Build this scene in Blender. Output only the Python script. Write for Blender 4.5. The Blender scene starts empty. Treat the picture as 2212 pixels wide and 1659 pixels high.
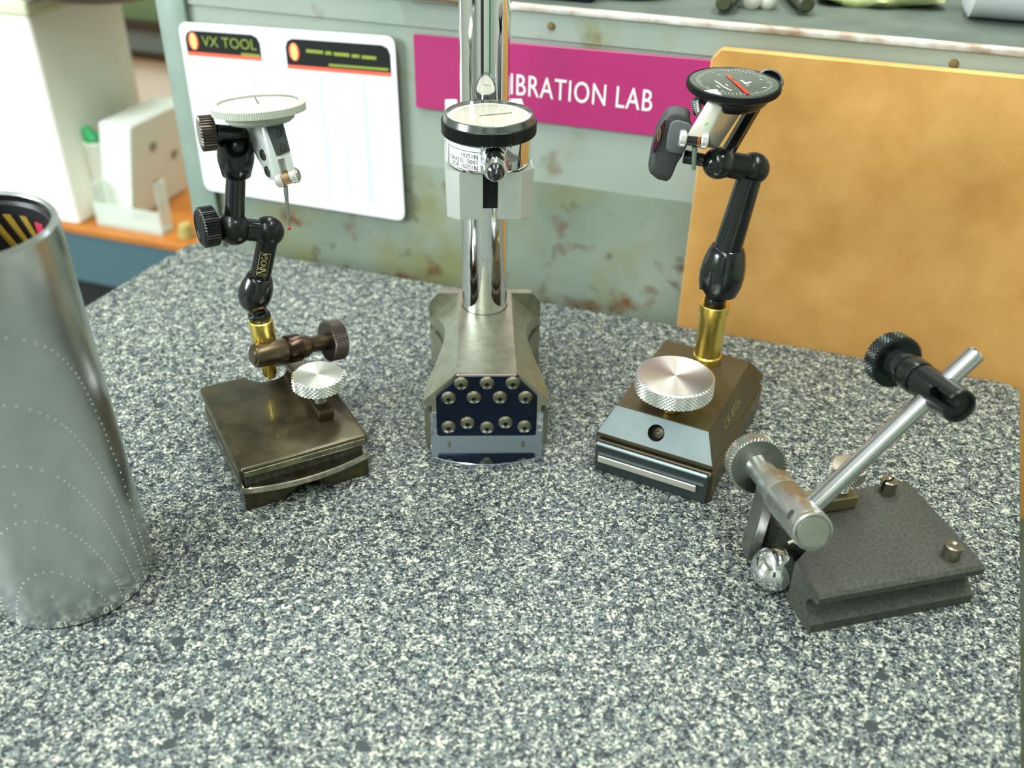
import bpy, bmesh, math, random
from mathutils import Vector, Matrix
random.seed(7)
S = bpy.context.scene
COL = S.collection
PI = math.pi
# ------------------------------------------------------------------ camera, world, lights, exposure
FPX, CX, CY, CAMH = 2080.0, 1106.0, 829.5, 0.27
TH = math.atan(2080 / 3170.0)
ROLL = math.atan(60 / 3170.0)
FW = Vector((0, math.cos(TH), -math.sin(TH)))
_x0 = Vector((1, 0, 0)); _u0 = Vector((0, math.sin(TH), math.cos(TH)))
RT = _x0 * math.cos(ROLL) + _u0 * math.sin(ROLL)
UP = _u0 * math.cos(ROLL) - _x0 * math.sin(ROLL)
CAM = Vector((0, 0, CAMH))
cd = bpy.data.cameras.new('camera')
cam = bpy.data.objects.new('camera', cd); COL.objects.link(cam)
m = Matrix.Identity(4)
for i in range(3):
    m[i][0], m[i][1], m[i][2], m[i][3] = RT[i], UP[i], -FW[i], CAM[i]
cam.matrix_world = m
cd.sensor_width = 36.0
cd.lens = 36.0 * FPX / 2212
cd.clip_start = 0.01
cd.dof.use_dof = True
cd.dof.focus_distance = 0.397
cd.dof.aperture_fstop = 8.0
S.camera = cam
S.view_settings.view_transform = 'Standard'
S.view_settings.look = 'None'
S.view_settings.gamma = 1.0
S.view_settings.exposure = 0.48
S.view_settings.use_curve_mapping = False
W = bpy.data.worlds.new('world'); S.world = W; W.use_nodes = True
W.node_tree.nodes['Background'].inputs[0].default_value = (0.85, 0.93, 1.0, 1)
W.node_tree.nodes['Background'].inputs[1].default_value = 1.6
S.cycles.max_bounces = 8
S.cycles.caustics_reflective = False
S.cycles.caustics_refractive = False
S.cycles.use_denoising = True


def area(name, loc, size, sizey, power, target, color=(1, 1, 1)):
    l = bpy.data.lights.new(name, 'AREA'); l.shape = 'RECTANGLE'; l.size = size; l.size_y = sizey
    l.energy = power; l.color = color
    o = bpy.data.objects.new(name, l); COL.objects.link(o); o.location = loc
    o.rotation_euler = (Vector(target) - Vector(loc)).to_track_quat('-Z', 'Y').to_euler()
    return o


# fluorescent ceiling fixtures of the shop, and daylight in the window on the left
area('ceiling_light', (-0.55, 0.15, 1.83), 0.30, 1.25, 22, (-0.55, 0.15, 0), (1.0, 1.0, 0.95))
area('ceiling_light', (0.65, 0.15, 1.83), 0.30, 1.25, 22, (0.65, 0.15, 0), (1.0, 1.0, 0.95))
area('ceiling_light', (-0.55, -1.35, 1.83), 0.30, 1.25, 18, (-0.55, -1.35, 0), (1.0, 1.0, 0.95))
area('ceiling_light', (0.05, 1.45, 1.83), 0.30, 1.25, 14, (0.05, 1.45, 0), (1.0, 1.0, 0.95))
area('window_daylight', (-2.12, -0.30, 0.75), 1.1, 0.9, 70, (0, 0.3, 0.1), (0.86, 0.94, 1.0))


# ------------------------------------------------------------------ geometry helpers
def ray(px, py):
    return FW + RT * ((px - CX) / FPX) - UP * ((py - CY) / FPX)


def atz(px, py, z=0.0):
    d = ray(px, py); return CAM + d * ((z - CAMH) / d.z)


def aty(px, py, y):
    d = ray(px, py); return CAM + d * (y / d.y)


def atp(px, py, p0, n):
    d = ray(px, py); return CAM + d * ((p0 - CAM).dot(n) / d.dot(n))


def mm(rpx, p):
    return rpx * (p - CAM).dot(FW) / FPX


def axis(o, z, x=None):
    """matrix whose z axis points along z, origin o"""
    z = Vector(z).normalized()
    h = Vector(x) if x is not None else (Vector((0, 0, 1)) if abs(z.z) < 0.9 else Vector((1, 0, 0)))
    xx = (h - z * h.dot(z)).normalized(); yy = z.cross(xx)
    M = Matrix.Identity(4)
    for i in range(3):
        M[i][0], M[i][1], M[i][2], M[i][3] = xx[i], yy[i], z[i], o[i]
    return M


def frame(o, ang):
    return Matrix.Translation(o) @ Matrix.Rotation(ang, 4, 'Z')


class G:
    def __init__(s):
        s.bm = bmesh.new()

    def lathe(s, M, prof, seg=40, rf=None):
        bm = s.bm; rings = []
        for k, (r, z) in enumerate(prof):
            if r <= 1e-7:
                rings.append([bm.verts.new(M @ Vector((0, 0, z)))])
            else:
                ring = []
                for i in range(seg):
                    a = 2 * PI * i / seg
                    rr = r if rf is None else rf(k, a, r)
                    ring.append(bm.verts.new(M @ Vector((rr * math.cos(a), rr * math.sin(a), z))))
                rings.append(ring)
        for a, b in zip(rings, rings[1:]):
            if len(a) == 1 and len(b) == 1:
                continue
            for i in range(seg):
                j = (i + 1) % seg
                if len(a) == 1: bm.faces.new((a[0], b[i], b[j]))
                elif len(b) == 1: bm.faces.new((a[i], b[0], a[j]))
                else: bm.faces.new((a[i], b[i], b[j], a[j]))
        for ring, fl in ((rings[0], True), (rings[-1], False)):
            if len(ring) > 1:
                bm.faces.new(ring if fl else ring[::-1])
        return s

    def cyl(s, p0, p1, r0, r1=None, seg=32, bev=0.0):
        r1 = r0 if r1 is None else r1
        L = (p1 - p0).length
        M = axis(p0, p1 - p0)
        if bev > 0:
            return s.lathe(M, [(0, 0), (r0 - bev, 0), (r0, bev), (r1, L - bev), (r1 - bev, L), (0, L)], seg)
        return s.lathe(M, [(0, 0), (r0, 0), (r1, L), (0, L)], seg)

    def ball(s, c, r, seg=32, M=None):
        M = M or Matrix.Translation(c)
        n = seg // 2
        return s.lathe(M, [(r * math.sin(PI * k / n) if 0 < k < n else 0, -r * math.cos(PI * k / n)) for k in range(n + 1)], seg)

    def box(s, M, x0, x1, y0, y1, z0, z1):
        v = [s.bm.verts.new(M @ Vector((x, y, z))) for z in (z0, z1) for y in (y0, y1) for x in (x0, x1)]
        for f in ((0, 2, 3, 1), (4, 5, 7, 6), (0, 1, 5, 4), (2, 6, 7, 3), (0, 4, 6, 2), (1, 3, 7, 5)):
            s.bm.faces.new([v[i] for i in f])
        return s

    def prism(s, M, poly, z0, z1):
        a = [s.bm.verts.new(M @ Vector((x, y, z0))) for x, y in poly]
        b = [s.bm.verts.new(M @ Vector((x, y, z1))) for x, y in poly]
        n = len(poly)
        s.bm.faces.new(a[::-1]); s.bm.faces.new(b)
        for i in range(n):
            s.bm.faces.new((a[i], a[(i + 1) % n], b[(i + 1) % n], b[i]))
        return s

    def loft(s, loops):
        rings = [[s.bm.verts.new(p) for p in L] for L in loops]
        n = len(rings[0])
        for a, b in zip(rings, rings[1:]):
            for i in range(n):
                s.bm.faces.new((a[i], a[(i + 1) % n], b[(i + 1) % n], b[i]))
        s.bm.faces.new(rings[0][::-1]); s.bm.faces.new(rings[-1])
        return s

    def toothed(s, M, r, z0, z1, n, dep, bev=0.0006):
        """knob rim with straight teeth"""
        seg = n * 4
        pat = (0, 0, 1, 1)
        rf = lambda k, a, rr: rr - (dep if (pat[int(round(a / (2 * PI) * seg)) % 4] and k in (2, 3)) else 0)
        return s.lathe(M, [(0, z0), (r - dep - bev, z0), (r, z0 + bev), (r, z1 - bev), (r - dep - bev, z1), (0, z1)], seg, rf)

    def diamond(s, M, r, z0, z1, n, rows, dep, dish=0.0, rim=0.0008):
        """knob with a diamond-knurled rim: pyramids between crossing grooves"""
        seg = n * 2; bm = s.bm; rings = []
        rows += rows % 2
        for k in range(rows + 1):
            ring = []
            for i in range(seg):
                a = 2 * PI * i / seg; rr = r - (dep if (i + k) % 2 else 0)
                ring.append(bm.verts.new(M @ Vector((rr * math.cos(a), rr * math.sin(a), z0 + 0.0004 + (z1 - z0 - 0.0008) * k / rows))))
            rings.append(ring)
        for k in range(rows):
            A_, B_ = rings[k], rings[k + 1]
            for i in range(seg):
                j = (i + 1) % seg
                if (i + k) % 2:      # A_[i] and B_[j] lie in the grooves
                    bm.faces.new((A_[i], A_[j], B_[j])); bm.faces.new((A_[i], B_[j], B_[i]))
                else:
                    bm.faces.new((A_[i], A_[j], B_[i])); bm.faces.new((A_[j], B_[j], B_[i]))
        ri = r - dep - rim
        for ring, z, flip in ((rings[0], z0, True), (rings[-1], z1, False)):
            cap = [bm.verts.new(M @ Vector((ri * math.cos(2 * PI * i / seg), ri * math.sin(2 * PI * i / seg), z))) for i in range(seg)]
            for i in range(seg):
                j = (i + 1) % seg
                bm.faces.new((cap[i], cap[j], ring[j], ring[i]) if flip else (ring[i], ring[j], cap[j], cap[i]))
            bm.faces.new(cap[::-1] if flip else cap)
        return s

    def bevel(s, w, seg=1, ang=30):
        bmesh.ops.remove_doubles(s.bm, verts=s.bm.verts, dist=1e-7)
        bmesh.ops.recalc_face_normals(s.bm, faces=s.bm.faces)
        ed = [e for e in s.bm.edges if len(e.link_faces) == 2 and e.calc_face_angle(0) > math.radians(ang)]
        bmesh.ops.bevel(s.bm, geom=ed, offset=w, segments=seg, affect='EDGES', clamp_overlap=True, profile=0.5)
        return s

    def mesh(s, name, mat, sharp=35, recalc=True):
        if recalc:
            bmesh.ops.recalc_face_normals(s.bm, faces=s.bm.faces)
        me = bpy.data.meshes.new(name); s.bm.to_mesh(me); s.bm.free()
        fin(me, mat, sharp)
        return me


def fin(me, mat, sharp=35):
    me.materials.clear(); me.materials.append(mat)
    me.polygons.foreach_set('use_smooth', [True] * len(me.polygons))
    me.set_sharp_from_angle(angle=math.radians(sharp))
    me.update()


def boolean(g, cutters):
    """g minus every cutter, solved exactly"""
    bmesh.ops.recalc_face_normals(g.bm, faces=g.bm.faces)
    me = bpy.data.meshes.new('solid'); g.bm.to_mesh(me); g.bm.free()
    o = bpy.data.objects.new('solid', me); COL.objects.link(o)
    tmp = []
    for c in cutters:
        bmesh.ops.recalc_face_normals(c.bm, faces=c.bm.faces)
        cm = bpy.data.meshes.new('cut'); c.bm.to_mesh(cm); c.bm.free()
        co = bpy.data.objects.new('cut', cm); COL.objects.link(co); tmp.append(co)
        md = o.modifiers.new('b', 'BOOLEAN'); md.operation = 'DIFFERENCE'; md.solver = 'EXACT'; md.object = co
    dg = bpy.context.evaluated_depsgraph_get()
    nm = bpy.data.meshes.new_from_object(o.evaluated_get(dg))
    for x in tmp + [o]:
        d = x.data; bpy.data.objects.remove(x); bpy.data.meshes.remove(d)
    r = G(); r.bm.from_mesh(nm); bpy.data.meshes.remove(nm)
    return r


def text_g(g, txt, size, fn, spacing=1.0, align='CENTER', sx=1.0):
    """flat lettering; fn maps (x, y) in metres of the text plane to a world point"""
    c = bpy.data.curves.new('t', 'FONT'); c.body = txt; c.size = size; c.align_x = align; c.align_y = 'CENTER'
    c.space_character = spacing; c.resolution_u = 3
    o = bpy.data.objects.new('t', c); COL.objects.link(o)
    dg = bpy.context.evaluated_depsgraph_get()
    me = bpy.data.meshes.new_from_object(o.evaluated_get(dg))
    vs = [g.bm.verts.new(fn(v.co.x * sx, v.co.y)) for v in me.vertices]
    for p in me.polygons:
        try: g.bm.faces.new([vs[i] for i in p.vertices])
        except ValueError: pass
    bpy.data.objects.remove(o); bpy.data.curves.remove(c); bpy.data.meshes.remove(me)
    return g


def thing(name, loc, label, cat, group=None):
    o = bpy.data.objects.new(name, None); COL.objects.link(o); o.location = loc
    o.empty_display_size = 0.01
    o['label'] = label; o['category'] = cat
    if group: o['group'] = group
    return o


def root_of(o):
    while o.parent: o = o.parent
    return o


def part(name, g, mat, parent, label=None, sharp=35, kind=None, recalc=True):
    off = root_of(parent).location
    me = g.mesh(name, mat, sharp, recalc)
    me.transform(Matrix.Translation(-Vector(off)))
    o = bpy.data.objects.new(name, me); COL.objects.link(o); o.parent = parent
    if label: o['label'] = label
    if kind: o['kind'] = kind
    return o


def solo(name, g, mat, label, cat, group=None, sharp=35):
    """a thing that is one mesh: origin at the middle of its underside"""
    me = g.mesh(name, mat, sharp)
    xs = [v.co for v in me.vertices]
    c = Vector(((min(v.x for v in xs) + max(v.x for v in xs)) / 2, (min(v.y for v in xs) + max(v.y for v in xs)) / 2, min(v.z for v in xs)))
    me.transform(Matrix.Translation(-c))
    o = bpy.data.objects.new(name, me); COL.objects.link(o); o.location = c
    o['label'] = label; o['category'] = cat
    if group: o['group'] = group
    return o


def struct(name, g, mat, parent=None):
    me = g.mesh(name, mat)
    o = bpy.data.objects.new(name, me); COL.objects.link(o)
    if parent: o.parent = parent
    else: o['kind'] = 'structure'
    return o


# ------------------------------------------------------------------ materials
def lin(c):
    return tuple((x / 12.92 if x <= 0.04045 else ((x + 0.055) / 1.055) ** 2.4) for x in [v / 255.0 for v in c]) + (1,)


def mat(name, rgb, rough=0.5, metal=0.0, coat=0.0, spec=0.5, noise=None, bump=None, aniso=0.0, radial=False, rgb2=None, rrange=None):
    """rgb in sRGB 0-255; noise=(scale, rgb2 amount) mottles the colour; bump=(scale, strength, distance)"""
    mt = bpy.data.materials.new(name); mt.use_nodes = True
    nt = mt.node_tree; b = nt.nodes['Principled BSDF']
    b.inputs['Base Color'].default_value = lin(rgb); b.inputs['Roughness'].default_value = rough
    b.inputs['Metallic'].default_value = metal; b.inputs['Coat Weight'].default_value = coat
    b.inputs['Coat Roughness'].default_value = 0.05
    b.inputs['Specular IOR Level'].default_value = spec
    tc = nt.nodes.new('ShaderNodeTexCoord')
    if noise:
        n = nt.nodes.new('ShaderNodeTexNoise'); n.inputs['Scale'].default_value = noise
        n.inputs['Detail'].default_value = 6; n.inputs['Roughness'].default_value = 0.6
        nt.links.new(tc.outputs['Object'], n.inputs['Vector'])
        r = nt.nodes.new('ShaderNodeValToRGB'); e = r.color_ramp.elements
        e[0].position = 0.35; e[1].position = 0.68
        e[0].color = lin(rgb); e[1].color = lin(rgb2)
        nt.links.new(n.outputs['Fac'], r.inputs['Fac']); nt.links.new(r.outputs['Color'], b.inputs['Base Color'])
        if rrange:
            mr = nt.nodes.new('ShaderNodeMapRange'); mr.inputs['From Min'].default_value = 0.3; mr.inputs['From Max'].default_value = 0.7
            mr.inputs['To Min'].default_value = rrange[0]; mr.inputs['To Max'].default_value = rrange[1]
            nt.links.new(n.outputs['Fac'], mr.inputs['Value']); nt.links.new(mr.outputs['Result'], b.inputs['Roughness'])
    if bump:
        n2 = nt.nodes.new('ShaderNodeTexNoise'); n2.inputs['Scale'].default_value = bump[0]; n2.inputs['Detail'].default_value = 4
        nt.links.new(tc.outputs['Object'], n2.inputs['Vector'])
        bp = nt.nodes.new('ShaderNodeBump'); bp.inputs['Strength'].default_value = bump[1]; bp.inputs['Distance'].default_value = bump[2]
        nt.links.new(n2.outputs['Fac'], bp.inputs['Height']); nt.links.new(bp.outputs['Normal'], b.inputs['Normal'])
    if aniso:
        b.inputs['Anisotropic'].default_value = aniso
        tg = nt.nodes.new('ShaderNodeTangent'); tg.direction_type = 'RADIAL'; tg.axis = 'Z'
        nt.links.new(tg.outputs['Tangent'], b.inputs['Tangent'])
        if radial: b.inputs['Anisotropic Rotation'].default_value = 0.25
    return mt


def granite_mat():
    mt = bpy.data.materials.new('granite'); mt.use_nodes = True
    nt = mt.node_tree; b = nt.nodes['Principled BSDF']; L = nt.links.new
    tc = nt.nodes.new('ShaderNodeTexCoord')
    nz = nt.nodes.new('ShaderNodeTexNoise'); nz.inputs['Scale'].default_value = 900; nz.inputs['Detail'].default_value = 3
    L(tc.outputs['Object'], nz.inputs['Vector'])
    ad = nt.nodes.new('ShaderNodeVectorMath'); ad.operation = 'MULTIPLY_ADD'
    ad.inputs[1].default_value = (0.0016, 0.0016, 0.0016)
    L(nz.outputs['Color'], ad.inputs[0]); L(tc.outputs['Object'], ad.inputs[2])
    v = nt.nodes.new('ShaderNodeTexVoronoi'); v.inputs['Scale'].default_value = 1150
    L(ad.outputs[0], v.inputs['Vector'])
    sp = nt.nodes.new('ShaderNodeSeparateColor'); L(v.outputs['Color'], sp.inputs[0])
    n2 = nt.nodes.new('ShaderNodeTexNoise'); n2.inputs['Scale'].default_value = 230; n2.inputs['Detail'].default_value = 4
    n2.inputs['Roughness'].default_value = 0.65
    L(tc.outputs['Object'], n2.inputs['Vector'])
    mx = nt.nodes.new('ShaderNodeMath'); mx.operation = 'MULTIPLY_ADD'; mx.inputs[1].default_value = 1.5; mx.inputs[2].default_value = -0.75
    L(n2.outputs['Fac'], mx.inputs[0])
    sm = nt.nodes.new('ShaderNodeMath'); sm.operation = 'ADD'
    L(sp.outputs[0], sm.inputs[0]); L(mx.outputs[0], sm.inputs[1])
    r = nt.nodes.new('ShaderNodeValToRGB'); e = r.color_ramp.elements
    stops = [(0.0, (20, 26, 32)), (0.21, (30, 37, 43)), (0.31, (62, 73, 75)), (0.56, (86, 97, 96)), (0.76, (106, 117, 112)), (0.90, (150, 155, 140)), (1.0, (184, 186, 166))]
    e[0].position, e[0].color = stops[0][0], lin(stops[0][1]); e[1].position, e[1].color = stops[-1][0], lin(stops[-1][1])
    for p, c in stops[1:-1]:
        x = e.new(p); x.color = lin(c)
    n3 = nt.nodes.new('ShaderNodeTexNoise'); n3.inputs['Scale'].default_value = 1900; n3.inputs['Detail'].default_value = 3
    L(tc.outputs['Object'], n3.inputs['Vector'])
    m3 = nt.nodes.new('ShaderNodeMath'); m3.operation = 'MULTIPLY_ADD'; m3.inputs[1].default_value = 1.1; m3.inputs[2].default_value = -0.55
    L(n3.outputs['Fac'], m3.inputs[0])
    s3 = nt.nodes.new('ShaderNodeMath'); s3.operation = 'ADD'
    L(sm.outputs[0], s3.inputs[0]); L(m3.outputs[0], s3.inputs[1])
    L(s3.outputs[0], r.inputs['Fac'])
    # a few larger dark inclusions
    v2 = nt.nodes.new('ShaderNodeTexVoronoi'); v2.inputs['Scale'].default_value = 95
    L(ad.outputs[0], v2.inputs['Vector'])
    sp2 = nt.nodes.new('ShaderNodeSeparateColor'); L(v2.outputs['Color'], sp2.inputs[0])
    th = nt.nodes.new('ShaderNodeMath'); th.operation = 'MULTIPLY'; th.inputs[1].default_value = 0.26
    L(sp2.outputs[1], th.inputs[0])
    lt = nt.nodes.new('ShaderNodeMath'); lt.operation = 'LESS_THAN'
    L(v2.outputs['Distance'], lt.inputs[0]); L(th.outputs[0], lt.inputs[1])
    gt = nt.nodes.new('ShaderNodeMath'); gt.operation = 'GREATER_THAN'; gt.inputs[1].default_value = 0.8
    L(sp2.outputs[0], gt.inputs[0])
    an = nt.nodes.new('ShaderNodeMath'); an.operation = 'MULTIPLY'; L(lt.outputs[0], an.inputs[0]); L(gt.outputs[0], an.inputs[1])
    mc = nt.nodes.new('ShaderNodeMix'); mc.data_type = 'RGBA'
    L(an.outputs[0], mc.inputs[0]); L(r.outputs['Color'], mc.inputs[6]); mc.inputs[7].default_value = lin((44, 54, 54))
    L(mc.outputs[2], b.inputs['Base Color'])
    b.inputs['Roughness'].default_value = 0.55; b.inputs['Specular IOR Level'].default_value = 0.3
    return mt


def panel_mat(low=False):
    mt = bpy.data.materials.new('old_green_paint'); mt.use_nodes = True
    nt = mt.node_tree; b = nt.nodes['Principled BSDF']; L = nt.links.new
    tc = nt.nodes.new('ShaderNodeTexCoord')
    cur = None

    def layer(prev, scale, lo, hi, col, seed):
        mp = nt.nodes.new('ShaderNodeMapping'); mp.inputs['Location'].default_value = (seed, seed * 0.7, seed * 1.3)
        L(tc.outputs['Object'], mp.inputs['Vector'])
        n = nt.nodes.new('ShaderNodeTexNoise'); n.inputs['Scale'].default_value = scale; n.inputs['Detail'].default_value = 5
        L(mp.outputs[0], n.inputs['Vector'])
        r = nt.nodes.new('ShaderNodeMapRange'); r.inputs['From Min'].default_value = lo; r.inputs['From Max'].default_value = hi
        L(n.outputs['Fac'], r.inputs['Value'])
        mc = nt.nodes.new('ShaderNodeMix'); mc.data_type = 'RGBA'
        L(r.outputs[0], mc.inputs[0]); mc.inputs[7].default_value = lin(col)
        if isinstance(prev, tuple): mc.inputs[6].default_value = lin(prev)
        else: L(prev, mc.inputs[6])
        return mc.outputs[2]
    cur = layer((154, 164, 153), 9, 0.40, 0.70, (138, 152, 138), 3.1)
    cur = layer(cur, 24, 0.58, 0.74, (132, 138, 100), 5.7)
    cur = layer(cur, 30, 0.63, 0.74, (112, 88, 54), 9.2)
    if low:
        cur = layer((138, 149, 133), 12, 0.35, 0.65, (116, 130, 114), 13.1)
        cur = layer(cur, 22, 0.50, 0.68, (122, 126, 88), 15.7)
        cur = layer(cur, 34, 0.60, 0.70, (104, 76, 46), 19.2)
        cur = layer(cur, 60, 0.60, 0.74, (84, 66, 44), 4.4)
    L(cur, b.inputs['Base Color'])
    b.inputs['Roughness'].default_value = 0.42
    return mt


GRAN = granite_mat(); PANEL = panel_mat(); LPANEL = panel_mat(True)
CHROME = mat('chrome', (236, 238, 240), 0.06, 1.0)
STEEL = mat('ground_steel', (190, 194, 188), 0.36, 1.0, noise=220, rgb2=(180, 180, 172), aniso=0.4)
STEELB = mat('machined_steel', (170, 172, 154), 0.38, 0.9, noise=160, rgb2=(148, 150, 131), bump=(1500, 0.08, 0.0002))
CYLS = mat('cylinder_square_steel', (204, 209, 208), 0.24, 1.0, noise=60, rgb2=(190, 196, 194), aniso=0.6)
MIRROR = mat('lapped_steel', (206, 214, 226), 0.10, 1.0, bump=(900, 0.03, 0.0002))
ALU = mat('aluminium', (218, 224, 218), 0.5, 1.0, bump=(2500, 0.05, 0.0001))
ALUTURN = mat('turned_aluminium', (232, 232, 226), 0.34, 1.0, aniso=0.8, radial=True)
ALUKN = mat('knurled_aluminium', (226, 228, 226), 0.25, 1.0)
BLACKOX = mat('black_oxide', (48, 51, 51), 0.20, 0.75, coat=0.4)
BLACKM = mat('black_matt_metal', (32, 34, 33), 0.30, 0.6, coat=0.2)
KNURLD = mat('knurled_dark_steel', (96, 90, 84), 0.34, 0.95)
BROWN = mat('browned_steel', (104, 92, 74), 0.34, 0.9, noise=90, rgb2=(84, 72, 54))
BASEL = mat('oily_browned_steel', (50, 46, 34), 0.22, 0.55, noise=45, rgb2=(78, 71, 48), rrange=(0.2, 0.42), coat=0.2)
BASELED = mat('worn_polished_edge', (150, 150, 128), 0.25, 1.0, noise=140, rgb2=(104, 102, 84))
CASTD = mat('dark_cast_iron', (52, 52, 46), 0.75, 0.3, noise=500, rgb2=(96, 96, 84), bump=(1400, 0.6, 0.0006))
BASER = mat('brown_oxide_steel', (76, 70, 50), 0.36, 0.6, noise=30, rgb2=(94, 86, 62))
BRASSM = mat('brass', (240, 214, 112), 0.27, 1.0)
BRASSD = mat('worn_brass', (196, 158, 60), 0.26, 1.0, noise=300, rgb2=(150, 116, 40))
BLUE = mat('blued_steel_plate', (10, 26, 52), 0.26, 0.7, coat=0.15)
SCREW = mat('oxidised_screw_steel', (104, 104, 86), 0.45, 0.75)
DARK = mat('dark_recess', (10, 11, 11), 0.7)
CASTG = mat('rough_grey_casting', (48, 51, 45), 0.62, 0.25, noise=700, rgb2=(72, 75, 65), bump=(1800, 0.5, 0.0004))
WHITEB = mat('white_plastic', (228, 230, 218), 0.4)
DIALW = mat('white_dial_face', (246, 246, 240), 0.5)
DIALG = mat('dark_dial_face', (82, 92, 80), 0.5)
PRINTB = mat('black_print', (22, 22, 22), 0.6)
PRINTW = mat('white_print', (232, 236, 228), 0.6)
ENGR = mat('engraved_line', (190, 178, 120), 0.4, 0.4)
RED = mat('red_pointer', (226, 58, 28), 0.45)
COPPER = mat('copper_pivot', (220, 120, 70), 0.25, 1.0)
RUBBER = mat('black_grip_plastic', (48, 50, 50), 0.6, noise=900, rgb2=(62, 64, 62), bump=(2600, 0.4, 0.0003))
GRIPL = mat('grey_worn_grip', (84, 88, 90), 0.6, bump=(2600, 0.3, 0.0003))
MAROON = mat('maroon_emblem_field', (70, 22, 40), 0.35)
PAPER = mat('white_paper', (226, 228, 232), 0.55)
PALEBLUE = mat('pale_blue_print', (160, 180, 214), 0.7)
SIGNM = mat('magenta_sign_plastic', (164, 42, 102), 0.38)
YELG = mat('yellow_green_print', (130, 150, 50), 0.6)
HEADB = mat('black_header_print', (20, 23, 20), 0.6, spec=0.25)
ORANGER = mat('red_print', (236, 96, 70), 0.6)
PEACH = mat('peach_print', (250, 206, 120), 0.6)
BOARD = mat('tan_fibreboard', (208, 160, 90), 0.62, noise=30, rgb2=(188, 138, 68))
LABELW = mat('white_label', (240, 242, 244), 0.5)


def crystal_mat(name, tint=(1, 1, 1, 1)):
    mt = bpy.data.materials.new(name); mt.use_nodes = True
    nt = mt.node_tree; nt.nodes.remove(nt.nodes['Principled BSDF'])
    out = nt.nodes['Material Output']
    t = nt.nodes.new('ShaderNodeBsdfTransparent'); t.inputs[0].default_value = tint
    g = nt.nodes.new('ShaderNodeBsdfGlossy'); g.inputs['Roughness'].default_value = 0.03
    f = nt.nodes.new('ShaderNodeFresnel'); f.inputs['IOR'].default_value = 1.45
    mx = nt.nodes.new('ShaderNodeMixShader')
    nt.links.new(f.outputs[0], mx.inputs[0]); nt.links.new(t.outputs[0], mx.inputs[1]); nt.links.new(g.outputs[0], mx.inputs[2])
    nt.links.new(mx.outputs[0], out.inputs['Surface'])
    return mt


CRYSTAL = crystal_mat('watch_crystal')

# ------------------------------------------------------------------ the room
WALLP = mat('shop_wall_paint', (196, 202, 190), 0.8)
FLOORP = mat('concrete_floor', (110, 112, 106), 0.8, noise=6, rgb2=(90, 92, 88))
CEILP = mat('ceiling_paint', (206, 208, 200), 0.85)
FRAMEP = mat('white_frame', (220, 222, 216), 0.5)
REFLG = mat('green_reflection_paint', (40, 140, 80), 0.4)
REFLD = mat('dark_reflection_paint', (40, 42, 46), 0.4)
I4 = Matrix.Identity(4)
struct('floor', G().box(I4, -2.2, 2.2, -2.2, 2.6, -1.0, -0.95), FLOORP)
struct('ceiling', G().box(I4, -2.2, 2.2, -2.2, 2.6, 1.85, 1.9), CEILP)
struct('wall_back', G().box(I4, -2.2, 2.2, 2.6, 2.65, -0.95, 1.85), WALLP)
struct('wall_front', G().box(I4, -2.2, 2.2, -2.25, -2.2, -0.95, 1.85), WALLP)
struct('wall_right', G().box(I4, 2.2, 2.25, -2.2, 2.6, -0.95, 1.85), WALLP)
struct('wall_left', G().box(I4, -2.25, -2.2, -2.2, 2.6, -0.95, 1.85), WALLP)
struct('reflection_panel_1', G().box(I4, 1.0, 1.35, -2.2, -2.16, -0.95, 1.1), REFLG)  # unseen green panel, added only for the chrome to reflect
struct('reflection_panel_2', G().box(I4, -0.75, -0.15, -2.2, -2.16, -0.95, 1.2), REFLD)  # unseen dark panel, added to put a dark band into the chrome reflections

# ------------------------------------------------------------------ granite surface plate and what lies behind it
A = Vector((-0.2106, 0.5748, 0)); B = Vector((0.2635, 0.4199, 0))
D1 = (B - A).normalized(); NB = Vector((-D1.y, D1.x, 0))
Cn = A + Vector((-0.364, -0.931, 0)) * 0.56; Dn = B + Vector((-0.394, -0.919, 0)) * 0.56
corner = [A, B, Dn, Cn]


def rounded(pts, r, n=5):
    out = []; k = len(pts)
    for i in range(k):
        p, a, b = pts[i], pts[i - 1], pts[(i + 1) % k]
        u = (a - p).normalized() * r; v = (b - p).normalized() * r
        for t in range(n + 1):
            s = t / n
            out.append(p + u * (1 - s) ** 2 + v * s ** 2)
    return out


pl = rounded(corner[::-1], 0.010)
g = G().prism(I4, [(p.x, p.y) for p in pl], -0.10, 0.0).bevel(0.0012, 2)
plate = solo('surface_plate', g, GRAN, 'thick grey speckled granite surface plate carrying all the gauges', 'surface plate')


def pnl(s, z, off=0.03):
    """point on a plane parallel to the plate's back edge, off metres behind it"""
    return A + D1 * s + NB * off + Vector((0, 0, z))


def PM(off=0.03):
    """frame with x along the panel, y up, z towards the camera"""
    M = Matrix.Identity(4); o = A + NB * off
    for i in range(3):
        M[i][0], M[i][1], M[i][2], M[i][3] = D1[i], (0, 0, 1)[i], -NB[i], o[i]
    return M


P3 = PM()
# bench the plate stands on
bench = thing('workbench', (0.0, 0.2, -0.95), 'dark workbench under the granite surface plate', 'workbench')
g = G().prism(I4, [(p.x * 0.96, 0.02 + p.y * 0.94) for p in [Cn, Dn, B, A]], -0.16, -0.10)
part('bench_top', g, mat('bench_wood', (70, 56, 40), 0.6), bench)
for p in (Cn, Dn, B, A):
    x, y = p.x * 0.88, 0.04 + p.y * 0.88
    part('leg', G().box(Matrix.Translation((x, y, 0)), -0.02, 0.02, -0.02, 0.02, -0.95, -0.16), BLACKM, bench)

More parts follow.
